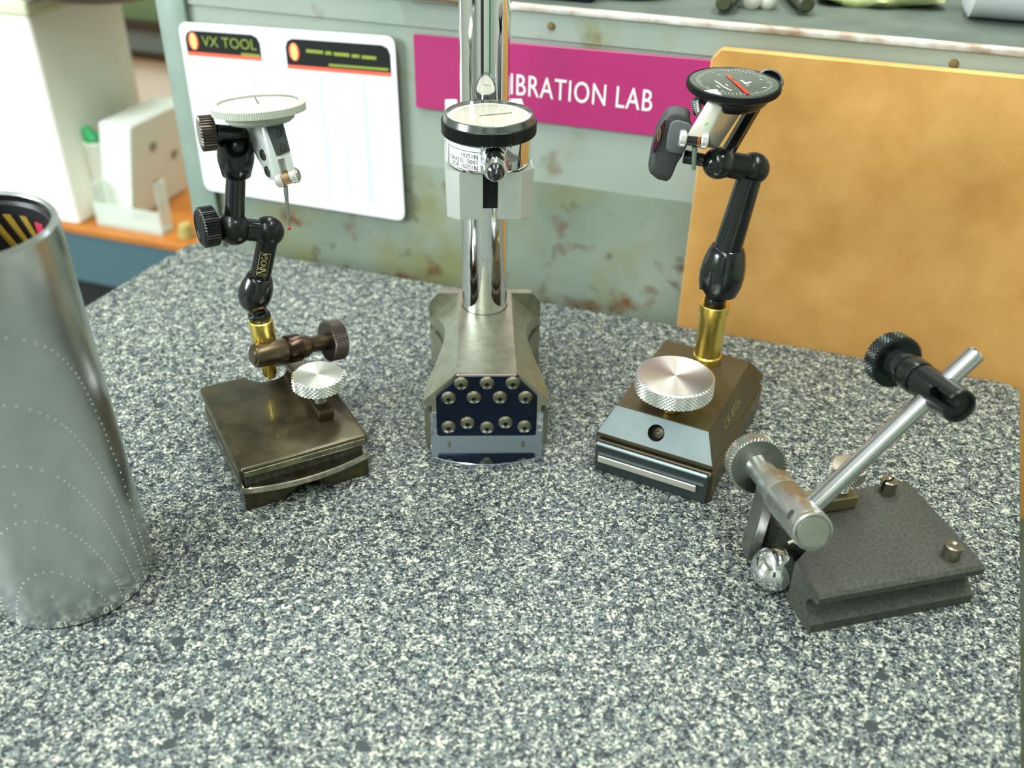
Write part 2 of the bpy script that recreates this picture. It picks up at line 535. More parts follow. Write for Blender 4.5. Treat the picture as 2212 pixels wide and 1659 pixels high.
# steel cabinet behind
cab = thing('steel_cabinet', pnl(0.22, -0.95, 0.2), 'old grey-green painted steel cabinet with rust stains behind the granite plate', 'cabinet')
PB = P3
g = G().box(PB, -0.0165, 0.62, -0.95, 0.1555, -0.002, 0.0).bevel(0.0006)
part('side_panel', g, PANEL, cab)
g = G().box(PB, 0.004, 0.62, -0.95, 0.0615, 0.0, 0.0006)
part('lower_panel', g, LPANEL, cab, 'dirtier lower panel with rust stains')
g = G().box(PB, -0.0165, 0.004, -0.95, 0.1555, 0.0, 0.004).bevel(0.0015, 2)
part('corner_post', g, mat('blue_green_paint', (120, 138, 126), 0.45, noise=20, rgb2=(104, 122, 110)), cab)
g = G().box(PB, 0.004, 0.62, 0.1415, 0.1555, 0.0, 0.0012).bevel(0.0004)
part('top_rail', g, PANEL, cab)
EDGEW = mat('worn_white_edge', (206, 210, 200), 0.5, noise=60, rgb2=(146, 122, 102))
g = G().box(PB, -0.0165, 0.62, 0.1555, 0.1585, -0.004, 0.003).bevel(0.0008, 2)
part('edge_strip', g, EDGEW, cab, 'whitish chipped edge strip')
g = G().box(PB, -0.0165, 0.62, 0.150, 0.1565, -0.34, -0.004)
part('top_mat', g, mat('dark_green_mat', (86, 98, 88), 0.75, noise=40, rgb2=(70, 82, 74)), cab)
g = G().box(PB, -0.0165, -0.0145, -0.95, 0.150, -0.34, -0.004); g.box(PB, 0.618, 0.62, -0.95, 0.150, -0.34, -0.004)
part('end_panel', g, PANEL, cab)
for sx, sz in ((0.006, 0.1475), (0.23, 0.1490), (0.43, 0.1495)):
    g = G().lathe(axis(P3 @ Vector((sx, sz, 0.0012)), -NB), [(0, 0), (0.0022, 0), (0.0018, 0.001), (0, 0.0014)], 16)
    part('bolt', g, mat('rusty_bolt', (120, 104, 60), 0.6, 0.3), cab)

# poster
pos = thing('price_chart', pnl(0.07, 0.0255), 'white laminated chart with two black headers taped to the cabinet', 'poster')
prof = rounded([Vector(v).to_3d() for v in ((-0.002, 0.0255), (0.1415, 0.0255), (0.1405, 0.1362), (-0.0015, 0.1318))], 0.006)
g = G().prism(P3, [(p.x, p.y) for p in prof], 0.0042, 0.0052)
part('sheet', g, PAPER, pos)
for (s0, s1, zt, zb, sk) in ((0.0022, 0.0535, 0.1275, 0.1150, 0.03), (0.0705, 0.1375, 0.1290, 0.1140, 0.03)):
    q = lambda x, y, s0=s0, sk=sk: (x, y + (x - s0) * sk)
    pts = [q(s0, zb), q(s1, zb), q(s1, zt - 0.005), q(s1 - 0.0015, zt - 0.0015), q(s1 - 0.005, zt), q(s0 + 0.005, zt), q(s0 + 0.0015, zt - 0.0015), q(s0, zt - 0.005)]
    h = part('header', G().prism(P3, pts, 0.0052, 0.00535), HEADB, pos, 'black header strip with yellow print')
    part('underline', G().prism(P3, [q(s0, zb - 0.0022), q(s1, zb - 0.0022), q(s1, zb), q(s0, zb)], 0.0052, 0.0054), ORANGER, h)
    cx_, cz_ = s0 + 0.0055, (zt + zb) / 2 + 0.0003
    n_ = 20
    part('emblem', G().prism(P3, [(cx_ + 0.0034 * math.cos(2 * PI * k / n_), cz_ + 0.0052 * math.sin(2 * PI * k / n_)) for k in range(n_)], 0.00535, 0.0055), ORANGER, h)
    part('emblem_centre', G().prism(P3, [(cx_ + 0.0022 * math.cos(2 * PI * k / n_), cz_ + 0.0047 * math.sin(2 * PI * k / n_)) for k in range(n_)], 0.0055, 0.0056), PEACH, h)
    if s0 < 0.05:
        g = text_g(G(), 'VX TOOL', 0.0086, lambda x, y: P3 @ Vector((0.0325 + x, 0.1224 + y + x * 0.03, 0.0056)), 1.0)
        part('lettering', g, YELG, h, recalc=False)
        part('lettering_bar', G().prism(P3, [(0.040, 0.1163), (0.0525, 0.1166), (0.0525, 0.1180), (0.040, 0.1177)], 0.00535, 0.0055), YELG, h)
    else:
        g = G(); x = 0.084
        for w in (0.011, 0.004, 0.010, 0.005, 0.009):
            g.prism(P3, [(x, 0.1222), (x + w, 0.1224), (x + w, 0.1243), (x, 0.1241)], 0.00535, 0.0055); x += w + 0.0014
        part('lettering', g, YELG, h)
        part('lettering_bar', G().prism(P3, [(0.098, 0.1158), (0.136, 0.1170), (0.136, 0.1184), (0.098, 0.1172)], 0.00535, 0.0055), YELG, h)
g = G()
for cx_, w in ((0.020, 0.003), (0.045, 0.003), (0.090, 0.0035), (0.104, 0.002), (0.118, 0.004)):
    z = 0.108
    while z > 0.034:
        ww = w * random.uniform(0.6, 1)
        g.prism(P3, [(cx_, z), (cx_ + ww, z), (cx_ + ww, z + 0.0007), (cx_, z + 0.0007)], 0.0052, 0.0053); z -= 0.0017
part('printed_column', g, PALEBLUE, pos, kind='stuff')

# sign
sg = thing('lettered_sign', pnl(0.235, 0.0972), 'magenta sign with white capitals on the cabinet behind the chrome post', 'sign')
g = G().prism(P3, [(0.1510, 0.0970), (0.3175, 0.0975), (0.3175, 0.1402), (0.1510, 0.1380)], 0.0012, 0.0030).bevel(0.0003)
part('board', g, SIGNM, sg)
g = text_g(G(), 'CALIBRATION LAB', 0.0165, lambda x, y: P3 @ Vector((0.2885 + x, 0.1160 + y - (x + 0.06) * 0.008, 0.0031)), 1.08, 'RIGHT', sx=0.70)
part('lettering', g, PRINTW, sg, recalc=False)

# fibreboard leaning on the cabinet
g = G()
P2 = PM(0.028)
g.prism(P2, [(0.3165, -0.10), (0.53, -0.10), (0.53, 0.1485), (0.3215, 0.1480), (0.3170, 0.1425)], 0.002, 0.008).bevel(0.0006)
fb = solo('fibreboard_sheet', g, BOARD, 'large plain tan fibreboard sheet leaning behind the plate at right', 'board')

# ------------------------------------------------------------------ side bench with boxes, far left
OW = 0.20
ZW = atp(280, 512, A + NB * OW, NB).z
PW = PM(OW)
sb = thing('side_bench', pnl(-0.3, -0.95, 0.4), 'blue-grey bench with orange wooden worktop edge left of the steel cabinet', 'bench')
part('worktop', G().box(PW, -0.75, -0.030, ZW - 0.007, ZW, -0.5, 0.0).bevel(0.0008), mat('orange_wood', (180, 112, 34), 0.5, noise=18, rgb2=(150, 88, 26)), sb)
part('apron', G().box(PW, -0.75, -0.032, ZW - 0.060, ZW - 0.007, -0.02, -0.002), mat('blue_grey_paint', (64, 92, 100), 0.5), sb)
for s_ in (-0.74, -0.06):
    part('leg', G().box(PW, s_, s_ + 0.03, -0.95, ZW - 0.060, -0.03, -0.004), mat('dark_bench_leg', (30, 34, 34), 0.6), sb)
part('under_bench_shade', G().box(PW, -0.75, -0.032, -0.95, ZW - 0.061, -0.06, -0.05), mat('dark_bench_shade', (24, 27, 26), 0.8), sb)  # dark sheet standing in for the shade beneath the worktop


def frm(p, z=0):
    M = Matrix.Identity(4)
    for i in range(3):
        M[i][0], M[i][1], M[i][2], M[i][3] = D1[i], NB[i], (0, 0, 1)[i], p[i]
    return M


def zfor(x, y, py):
    lo, hi = -0.2, 0.6
    for _ in range(50):
        z = (lo + hi) / 2; v = Vector((x, y, z)) - CAM
        if CY - FPX * v.dot(UP) / v.dot(FW) > py: lo = z
        else: hi = z
    return lo


c0 = atz(172, 486, ZW); M = frm(c0)
top = zfor(c0.x, c0.y, 34) - ZW
CD = (atp(274, 60, c0, D1) - c0).dot(NB)
ct = thing('foam_carton', c0, 'tall white carton on the side bench at far left', 'carton')
part('body', G().box(M, -0.34, 0, 0, CD, 0, top).bevel(0.002), mat('white_foam', (244, 244, 232), 0.7, noise=8, rgb2=(236, 238, 222)), ct)
part('lid_rim', G().box(M, -0.345, 0.004, -0.004, CD + 0.004, top, top + 0.012).bevel(0.002), mat('cream_rim', (206, 210, 176), 0.6), ct)
ptop = atz(150, 8, ZW + top + 0.012)
g = G().lathe(Matrix.Translation(ptop + NB * 0.05), [(0, 0), (0.05, 0), (0.075, 0.012), (0.078, 0.05), (0.07, 0.052), (0, 0.02)], 32)
solo('brown_bowl', g, mat('dark_brown_glaze', (62, 34, 22), 0.4), 'dark brown round bowl on top of the tall white carton', 'bowl')

c1 = atz(289, 478, ZW); M = frm(c1)
for i in range(3): M[i][2] += 0.20 * D1[i]
h1 = zfor(c1.x, c1.y, 268) - ZW
wb = thing('white_box', c1, 'white box with grey spots on its side standing behind the clear bin', 'box')
part('body', G().box(M, -0.036, 0, 0, 0.090, 0, h1).bevel(0.0015), mat('off_white_box', (216, 224, 212), 0.6), wb)
SPOT = mat('grey_spot', (120, 128, 104), 0.6)
for y_, z_ in ((0.032, 0.70), (0.036, 0.28), (0.066, 0.5)):
    g = G().lathe(axis(M @ Vector((0, y_, h1 * z_)), D1), [(0, 0), (0.005, 0), (0.005, 0.0006), (0, 0.0006)], 20)
    part('spot', g, SPOT, wb, 'grey round spot')
CLEAR = mat('translucent_plastic', (214, 228, 218), 0.4)
CLEAR.node_tree.nodes['Principled BSDF'].inputs['Alpha'].default_value = 0.5
c2 = atz(352, 511, ZW); M = frm(c2)
hb = zfor(c2.x, c2.y, 400) - ZW
bn = thing('clear_bin', c2, 'translucent plastic bin on the side bench beside the steel cabinet', 'bin')
BD = (c1 - c2).dot(NB) - 0.002
wL = (c2 - atz(202, 492, ZW)).dot(D1)
part('tray', G().box(M, -wL, 0, 0, BD, 0, 0.003), CLEAR, bn)
part('front_wall', G().box(M, -wL, 0, 0, 0.002, 0.003, hb * 0.45), CLEAR, bn)
part('end_wall', G().box(M, -0.002, 0, 0.002, BD, 0.003, hb).bevel(0.001), CLEAR, bn)
part('end_wall', G().box(M, -wL, -wL + 0.002, 0.002, BD, 0.003, hb * 0.8).bevel(0.001), CLEAR, bn)
p = atp(205, 318, c2 + NB * 0.03, NB)
g = G().cyl(Vector((p.x, p.y, ZW + 0.003)), Vector((p.x, p.y, p.z + 0.006)), 0.008, 0.010, 20, 0.001)
bt = thing('squeeze_bottle', Vector((p.x, p.y, ZW)), 'small white bottle with green cap at left end of the clear bin', 'bottle')
part('body', g, WHITEB, bt)
part('cap', G().cyl(p + Vector((0, 0, 0.006)), p + Vector((-0.006, 0, 0.020)), 0.008, 0.004, 20, 0.001), mat('green_cap', (40, 170, 100), 0.4), bt, 'green slanted cap')
p = atz(404, 512, ZW)
g = G().cyl(p, p + Vector((0, 0, 0.014)), 0.008, 0.006, 20, 0.001)
solo('yellow_cap', g, mat('yellow_plastic', (160, 146, 84), 0.5), 'small yellowish cap between the clear bin and the cabinet post', 'cap')
# cupboard beyond
p = atp(330, 250, A + NB * 0.50, NB); M = frm(p)
cb = thing('wall_cupboard', Vector((p.x, p.y, ZW)), 'pale cupboard with two dark brown shelf edges behind the white carton', 'cupboard')
part('body', G().box(M, -0.16, 0.20, 0.0, 0.15, ZW - p.z, 0.105), mat('pale_cupboard', (244, 248, 242), 0.6), cb)
part('side_post', G().box(M, -0.045, -0.022, -0.006, 0.0, ZW - p.z, 0.072), mat('grey_green_post', (150, 168, 158), 0.6), cb)
part('shelf_panel', G().box(M, -0.06, 0.20, -0.004, 0.0, 0.078, 0.107), mat('grey_panel', (110, 120, 116), 0.6), cb)
part('upper_door', G().box(M, -0.16, 0.20, -0.002, 0.15, 0.1155, 0.26), mat('olive_door', (84, 104, 66), 0.6), cb)
for z_ in (0.072, 0.107):
    part('shelf_edge', G().box(M, -0.06, 0.20, -0.010, 0.0, z_, z_ + 0.008), mat('brown_shelf_edge', (52, 38, 24), 0.5), cb)

# ------------------------------------------------------------------ things lying on the steel cabinet
ZT = 0.1565
p = atz(2150, 40, ZT); d = D1
g = G()
Mh = axis(p + Vector((0, 0, 0.024)) - d * 0.018, d)
g.lathe(Mh, [(0, 0), (0.018, 0), (0.024, 0.004), (0.024, 0.085), (0.020, 0.09), (0, 0.09)], 40)
solo('metal_canister', g, mat('bright_metal', (246, 248, 250), 0.3, 0.3), 'bright metal canister lying on the cabinet top at far right', 'canister')
p = atz(1885, 10, ZT)
random.seed(3)
g = G(); ph = [random.uniform(0, 6) for _ in range(8)]
rf = lambda k, a, r: r * (1 + 0.16 * math.sin(3 * a + ph[0] + k) + 0.08 * math.sin(7 * a + ph[1] + 2 * k))
g.lathe(Matrix.Translation(p + NB * 0.016), [(0, 0), (0.026, 0), (0.033, 0.004), (0.030, 0.012), (0.022, 0.02), (0.010, 0.026), (0, 0.028)], 40, rf)
solo('crumpled_rag', g, mat('pale_green_cloth', (190, 200, 140), 0.8), 'pale yellow-green crumpled rag on the cabinet top left of the canister', 'rag', sharp=80)
pl_ = thing('black_pliers', atz(1650, 30, ZT), 'black hand tool with two olive handles beside white plugs on the cabinet top', 'tool')
for a_, b_ in (((1560, 34), (1600, -20)), ((1738, 36), (1690, -20))):
    p0 = atz(*a_, ZT) + Vector((0, 0, 0.006)); p1 = atz(*b_, ZT) + Vector((0, 0, 0.008))
    part('handle', G().cyl(p0, p1, 0.0045, 0.006, 20, 0.0015), mat('olive_grip', (58, 62, 38), 0.5), pl_)
p0 = atz(1600, -20, ZT) + Vector((0, 0, 0.008)); p1 = atz(1690, -20, ZT) + Vector((0, 0, 0.008))
part('jaw', G().cyl(p0, p1, 0.006, 0.006, 20, 0.001), BLACKM, pl_)
for px_, nm in ((1622, 'left of two white plugs between the tool handles on the cabinet top'), (1656, 'right of two white plugs between the tool handles on the cabinet top')):
    p = atz(px_, 18, ZT)
    g = G().lathe(Matrix.Translation(p), [(0, 0), (0.0035, 0), (0.0048, 0.002), (0.0050, 0.007), (0.0036, 0.011), (0, 0.012)], 20)
    solo('white_plug', g, WHITEB, nm, 'plug', 'white plugs')
p = atz(1345, -2, ZT)
g = G().lathe(Matrix.Translation(p + NB * 0.02), [(0, 0), (0.022, 0), (0.026, 0.004), (0.026, 0.010), (0.018, 0.014), (0, 0.014)], 32)
solo('olive_tin', g, mat('olive_tin', (58, 60, 26), 0.5), 'dark olive round tin on the cabinet top left of the tool', 'tin')
p = atz(1180, 0, ZT); M = frm(p)
solo('navy_case', G().box(M, -0.03, 0.026, 0.0, 0.04, 0, 0.02).bevel(0.002), mat('navy_case', (24, 30, 46), 0.5), 'dark navy case on the cabinet top right of the chrome post', 'case')
p = atz(925, 6, ZT + 0.001); M = frm(p)
solo('tan_block', G().box(M, -0.022, 0.022, 0.002, 0.04, 0, 0.02).bevel(0.002), mat('tan_block', (150, 130, 100), 0.6), 'tan block on the cabinet top left of the chrome post', 'block')

# ------------------------------------------------------------------ cylinder square
CC = Vector((-0.1685, 0.2714, 0)); CR = 0.02925; CHT = 0.1458; LEAN = Vector((-0.0030 / 0.146, 0, 1))


def onc(a, z, r=CR):
    a = math.radians(a)
    return CC + LEAN * z + Vector((r * math.cos(a), r * math.sin(a), 0))


cs = thing('cylinder_square', CC, 'tall hollow steel cylinder with curved rows of punched dots at left', 'cylinder square')
Ml = Matrix.Identity(4); Ml[0][2] = LEAN.x; Ml[0][3], Ml[1][3] = CC.x, CC.y
g = G().lathe(Ml, [(0, 0), (CR - 0.0008, 0), (CR, 0.0008), (CR, CHT - 0.0012), (CR - 0.0008, CHT), (CR - 0.0017, CHT), (CR - 0.0022, CHT - 0.0006), (CR - 0.0022, CHT - 0.028), (0, CHT - 0.028)], 128)
part('tube_body', g, CYLS, cs, sharp=25)
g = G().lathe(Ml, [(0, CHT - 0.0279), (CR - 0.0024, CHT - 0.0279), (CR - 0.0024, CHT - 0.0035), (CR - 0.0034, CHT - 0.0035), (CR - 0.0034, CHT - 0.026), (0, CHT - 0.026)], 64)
part('dark_bore', g, mat('dark_bore', (12, 13, 14), 0.5), cs, 'dark inner wall')  # dark wall and floor of the hollow top
g = G()
for a0 in (96, 82, 68):
    lo = [onc(a0 - 16, CHT - 0.021, r) for r in (CR - .0036, CR - .0039)] + [onc(a0 - 10, CHT - 0.021, r) for r in (CR - .0039, CR - .0036)]
    hi = [onc(a0, CHT - 0.007, r) for r in (CR - .0036, CR - .0039)] + [onc(a0 + 6, CHT - 0.007, r) for r in (CR - .0039, CR - .0036)]
    g.loft([lo, hi])
part('reflection_stripe', g, mat('yellow_reflection', (150, 124, 40), 0.5), cs, 'yellow reflection stripes inside')  # a yellow reflection in the bore, built as coloured stripes
g = G()
for a0, a1 in ((20, 38), (50, 60)):
    pts = [(a0 + (a1 - a0) * t / 5) for t in range(6)]
    ri = CR - 0.0036; ro = CR - 0.0039
    lo = [onc(a, CHT - 0.017, ri) for a in pts] + [onc(a, CHT - 0.017, ro) for a in pts[::-1]]
    hi = [onc(a, CHT - 0.008, ri) for a in pts] + [onc(a, CHT - 0.008, ro) for a in pts[::-1]]
    g.loft([lo, hi])
part('red_sticker', g, mat('red_sticker', (190, 50, 80), 0.5), cs, 'red stickers inside the rim')
dots = [(a, z * 0.001) for a, z in [(-108.2, 5.0), (-107.0, 7.4), (-105.4, 9.8), (-103.7, 12.1), (-102.0, 14.2), (-100.0, 16.5), (-97.7, 19.0), (-95.1, 21.2), (-91.8, 23.7), (-87.4, 25.8), (-81.7, 27.7), (-76.3, 28.2), (-70.7, 27.7), (-65.6, 25.9), (-60.7, 23.7), (-57.2, 21.2), (-54.5, 18.9), (-52.1, 16.6), (-50.1, 14.4), (-48.1, 12.0), (-46.5, 9.7), (-45.0, 7.4), (-43.5, 5.0), (-76.2, 16.5), (-93.6, 46.8), (-88.5, 49.1), (-82.2, 50.9), (-76.1, 51.5), (-69.9, 51.0), (-63.8, 49.2), (-58.7, 46.9), (-55.2, 44.5), (-52.1, 42.2), (-49.5, 39.9), (-47.2, 37.6), (-45.4, 35.2), (-43.5, 32.9), (-41.8, 30.6), (-40.3, 28.2), (-38.8, 25.9), (-37.4, 23.6), (-36.1, 21.3), (-34.9, 19.0), (-33.9, 16.5), (-32.8, 14.3), (-31.9, 12.1), (-30.9, 9.7), (-30.1, 7.4), (-29.5, 5.2), (-76.4, 39.7), (-32.8, 46.7), (-31.2, 44.5), (-30.0, 42.1), (-28.9, 39.7), (-27.8, 37.6), (-26.8, 35.2), (-25.9, 32.8), (-25.0, 30.5), (-24.2, 28.1), (-23.4, 25.8), (-22.6, 23.5), (-21.9, 21.1), (-21.1, 18.8), (-20.5, 16.5), (-20.0, 14.3), (-19.4, 12.0), (-18.8, 9.7), (-18.4, 7.4), (-17.8, 5.2), (-13.3, 37.5), (-12.6, 35.1), (-12.3, 32.8), (-11.8, 30.4), (-11.0, 28.1), (-10.7, 25.8), (-10.3, 23.5), (-10.0, 21.1), (-9.7, 18.9), (-9.4, 16.6), (-8.9, 14.3), (-8.8, 12.1), (-8.4, 9.8), (-8.0, 7.5), (-7.9, 5.4), (-0.2, 32.8), (-0.2, 30.6), (-0.0, 28.3), (0.2, 26.0), (0.4, 23.6), (0.6, 21.3), (0.9, 19.0), (1.1, 16.7), (1.0, 14.5), (0.9, 12.3), (1.2, 10.0), (0.5, 6.0), (3.1, 2.5), (-118.5, 12.5), (-119.5, 10.3), (-119.9, 8.3), (-119.8, 6.4), (-119.6, 4.5), (-76.1, 75.1), (-68.8, 74.5), (-61.8, 72.8), (-56.3, 70.5), (-48.7, 65.8), (-45.9, 63.3), (-43.6, 61.2), (-41.4, 59.0), (-39.2, 56.6), (-37.3, 54.1), (-35.9, 51.8), (-34.3, 49.2), (-64.2, 97.6), (-58.2, 96.3), (-51.5, 93.9), (-46.7, 91.6), (-42.9, 89.2), (-39.5, 86.8), (-36.6, 84.3), (-34.3, 82.2), (-32.3, 79.9), (-30.3, 77.5), (-28.5, 75.0), (-26.7, 72.6), (-25.2, 70.2), (-23.8, 67.8), (-22.5, 65.5), (-21.5, 63.0), (-20.2, 60.5), (-19.2, 58.0), (-18.1, 55.5), (-17.0, 52.8), (-16.2, 50.1), (-15.4, 48.2), (-14.2, 46.0), (-76.3, 63.4), (-78.0, 58.9), (-51.3, 120.0), (-42.2, 117.5), (-36.4, 115.1), (-31.5, 112.6), (-27.9, 110.3), (-24.9, 107.9), (-22.3, 105.4), (-20.1, 103.1), (-18.3, 100.7), (-16.1, 98.2), (-14.7, 96.0), (-13.8, 93.6), (-12.6, 91.3), (-11.3, 88.3), (-10.4, 86.0), (-9.6, 83.8), (-8.5, 80.7), (-7.4, 77.2), (-6.2, 74.4), (-5.3, 71.7), (-4.9, 69.2), (-4.8, 66.4), (-4.0, 63.0), (-2.8, 60.2), (-1.7, 56.9), (-0.9, 54.1), (-0.7, 50.8), (-0.4, 47.5), (-0.5, 44.2), (-0.1, 40.4), (0.5, 37.2)]]
dots += [(-14.0, 0.0432), (-13.6, 0.0403)]
allp = list(dots)
for a, z in dots:
    b = -152.6 - a
    if abs(a + 76.3) < 3: continue
    if all(abs(b - c) > 1.2 or abs(z - y) > 0.0012 for c, y in dots): allp.append((b, z))
g = G()
for a, z in allp:
    M = axis(onc(a, z), onc(a, z, 1.0) - onc(a, z, 0.5))
    g.lathe(M, [(0.00032, -0.0001), (0.00032, 0.00004), (0.0002, 0.00006), (0, -0.00002)], 8)
part('punched_dot', g, mat('bright_punch', (240, 242, 240), 0.35, 0.6), cs, 'bright punched dots in arcs', kind='stuff')
for tx, a0 in (('10', -44.5), ('12', -76.4), ('8', -29.2), ('6', -18.3), ('4', -7.7), ('8', -108.6)):
    fn = lambda x, y, a0=a0: onc(a0 - math.degrees(x / CR), 0.0027 - y, CR + 0.00005)
    part('number', text_g(G(), tx, 0.0042, fn), PRINTW, cs, recalc=False)

# ------------------------------------------------------------------ shared builders


def hexpoly(r, n=6, a0=0.0):
    return [(r * math.cos(a0 + 2 * PI * k / n), r * math.sin(a0 + 2 * PI * k / n)) for k in range(n)]


def knob_diamond(root, c, ax, r, h, matr, mattop, n=60, rows=6, dep=0.0006, name='knob', dish=0.0):
    M = axis(c, ax)
    kn = part(name, G().diamond(M, r, 0, h, n, rows, dep, 0.0), matr, root, sharp=8)
    ins = r - 0.0012
    part('knob_face', G().lathe(M, [(0, h - 0.0003), (ins, h - 0.0003), (ins, h + 0.00008), (0, h + 0.0001 - dish)], 96), mattop, kn, sharp=60)
    return kn


def hull2(c0, r0, c1, r1, n=20):
    """outline around two circles in a plane"""
    d = Vector((c1[0] - c0[0], c1[1] - c0[1])); L = d.length; a = math.atan2(d.y, d.x); b = math.acos((r0 - r1) / L)
    out = []
    for k in range(n + 1):
        t = a + b + (2 * PI - 2 * b) * k / n; out.append((c0[0] + r0 * math.cos(t), c0[1] + r0 * math.sin(t)))
    for k in range(n + 1):
        t = a - b + 2 * b * k / n; out.append((c1[0] + r1 * math.cos(t), c1[1] + r1 * math.sin(t)))
    return out


# ------------------------------------------------------------------ left stand
FL = Vector((-0.1108, 0.3095, 0)); LA = math.atan2(0.481, 0.877); LF = frame(FL, LA)
ls = thing('indicator_stand', LF @ Vector((0.0275, 0.035, 0)), 'dark oily flat base stand with silver knob and black jointed arm at left', 'gauge stand')
LW, LD = 0.0552, 0.070
nc = (atz(533, 812, .022) + atz(612, 788, .022)) * 0.5
# lower block with V groove along its underside
g = boolean(G().box(LF, 0, LW, 0, LD, 0, 0.0115).bevel(0.0008),
            [G().prism(LF @ Matrix.Rotation(PI / 2, 4, 'X'), [(0.013, -0.001), (0.027, 0.0085), (0.041, -0.001)], -0.1, 0.02)])
part('lower_block', g, BASEL, ls)
part('recess_band', G().box(LF, 0.0020, LW - 0.002, 0.0022, LD - 0.002, 0.0112, 0.0170), CASTD, ls, 'rough cast recess band')
# bowed steel contact strip across the front
arc = [(LW * t / 16, -0.0046 * (1 - (2 * t / 16 - 1) ** 2)) for t in range(17)]
g = G().prism(LF, arc + [(LW, 0.004), (0, 0.004)], 0.0090, 0.0122).bevel(0.0004)
part('contact_strip', g, mat('bright_worn_strip', (206, 200, 188), 0.22, 1.0, noise=120, rgb2=(150, 138, 96)), ls, 'bright bowed steel strip')
g = G().box(LF, -0.0006, LW + 0.0004, -0.0004, LD, 0.0165, 0.0220).bevel(0.0016, 3)
g = boolean(g, [G().cyl(Vector((nc.x, nc.y, 0.01)), Vector((nc.x, nc.y, 0.03)), 0.0102)])
part('top_plate', g, BASEL, ls)
g = G()
for u0, u1 in ((-0.0007, 0.0004),):
    g.box(LF, u0, u1, 0.001, LD - 0.002, 0.0180, 0.0206)
g.box(LF, 0.001, LW - 0.001, -0.0006, 0.0004, 0.0178, 0.0206)
part('worn_edge', g.bevel(0.0003), BASELED, ls, 'edges worn to bright metal')
# rocker bar
gb = atz(707, 910, 0.022); lb = LF.inverted() @ gb
ub, vb = lb.x, lb.y
g = G().box(LF, ub - 0.0037, ub + 0.0037, vb, LD + 0.004, 0.0222, 0.0280).bevel(0.0012, 2)
part('rocker_bar', g, BROWN, ls)
cl0 = aty(544, 770, 0.3615); cl1 = aty(722, 734, 0.3865)
ca = (cl1 - cl0).normalized(); CL = (cl1 - cl0).length
Mc = axis(cl0, ca)
r_ = mm(27, cl0)
prof = [(0, 0), (r_ * .62, 0), (r_ * .66, .0008), (r_ * .9, .0010), (r_, .0022), (r_, CL * .40), (r_ * .98, CL * .405)]
part('clamp_body', G().lathe(Mc, prof + [(0, CL * .405)], 48), BROWN, ls)
part('clamp_collar', G().lathe(Mc, [(0, CL * .40), (r_ * 1.12, CL * .40), (r_ * 1.18, CL * .415), (r_ * 1.18, CL * .55), (r_ * 1.1, CL * .56), (0, CL * .56)], 48), mat('purple_brown_steel', (66, 52, 44), 0.26, 0.9), ls)
part('clamp_cone', G().lathe(Mc, [(0, CL * .56), (r_ * 1.0, CL * .56), (r_ * .98, CL * .63), (r_ * .74, CL * .69), (r_ * .70, CL * .70), (r_ * .70, CL * .92), (0, CL * .92)], 48), BROWN, ls)
part('knob', G().diamond(Mc, mm(45, cl1), CL * .90, CL * .90 + mm(33, cl1), 48, 8, 0.0004), KNURLD, ls, 'dark knurled clamp knob', sharp=8)
# bracket from collar down to the rocker bar
cc = cl0 + ca * CL * .48
ft = LF @ Vector((ub, LD + 0.001, 0.0265))
dn = (ft - cc); dn = (dn - ca * dn.dot(ca))
Mb = axis(cc, ca, dn)
g = G().prism(Mb, hull2((0, 0), r_ * 1.1, (dn.length, 0), 0.0042), -0.0028, 0.0028).bevel(0.0006)
part('bracket', g, BROWN, ls)
# adjusting screw with silver knob
ks = LF @ Vector((ub, vb + 0.0075, 0.0279))
zk = zfor(ks.x, ks.y, 808); kr = mm(57, Vector((ks.x, ks.y, zk)))
pr = [(0, 0)]
n = 14
for k in range(n):
    pr += [(0.0021, k * (zk - 0.0335) / n * 1.0), (0.0026, (k + .5) * (zk - 0.0335) / n)]
pr += [(0.0022, zk - 0.0335), (0, zk - 0.0335)]
part('screw', G().lathe(Matrix.Translation(ks), pr, 20), STEEL, ls)
Mk = Matrix.Translation((ks.x, ks.y, zk - 0.0075))
g = G()
g.lathe(Mk, [(0, 0.0012), (0.0035, 0.0012), (kr - .0030, 0.0018), (kr - .0030, 0.003), (0, 0.003)], 64)
part('knob_underside', g, ALUKN, ls)
kn = part('adjusting_knob', G().diamond(Mk, kr, 0.0016, 0.0075, 36, 6, 0.0006), ALUKN, ls, 'silver diamond-knurled knob', sharp=8)
part('knob_face', G().lathe(Mk, [(0, 0.0070), (kr - .0013, 0.0070), (kr - .0013, 0.0077), (0, 0.00755)], 96), ALUTURN, kn, sharp=70)
# brass spindle
ax_t = cl0 + ca * CL * 0.16
t0 = aty(563, 690, 0.3715); t1 = aty(584, 813, 0.3715)
sa = (t1 - t0).normalized(); SL = (t1 - t0).length
Ms = axis(t0, sa)
q = lambda r: mm(r, t0)
part('brass_spindle', G().lathe(Ms, [(0, 0), (q(24), 0), (q(26), .0004), (q(26), SL * .34), (q(25), SL * .36), (q(17), SL * .36), (q(16), SL * .42), (q(16), SL * .93), (q(14), SL * .96), (q(12), SL * .96), (q(12), SL), (0, SL)], 40), BRASSM, ls, 'brass spindle')
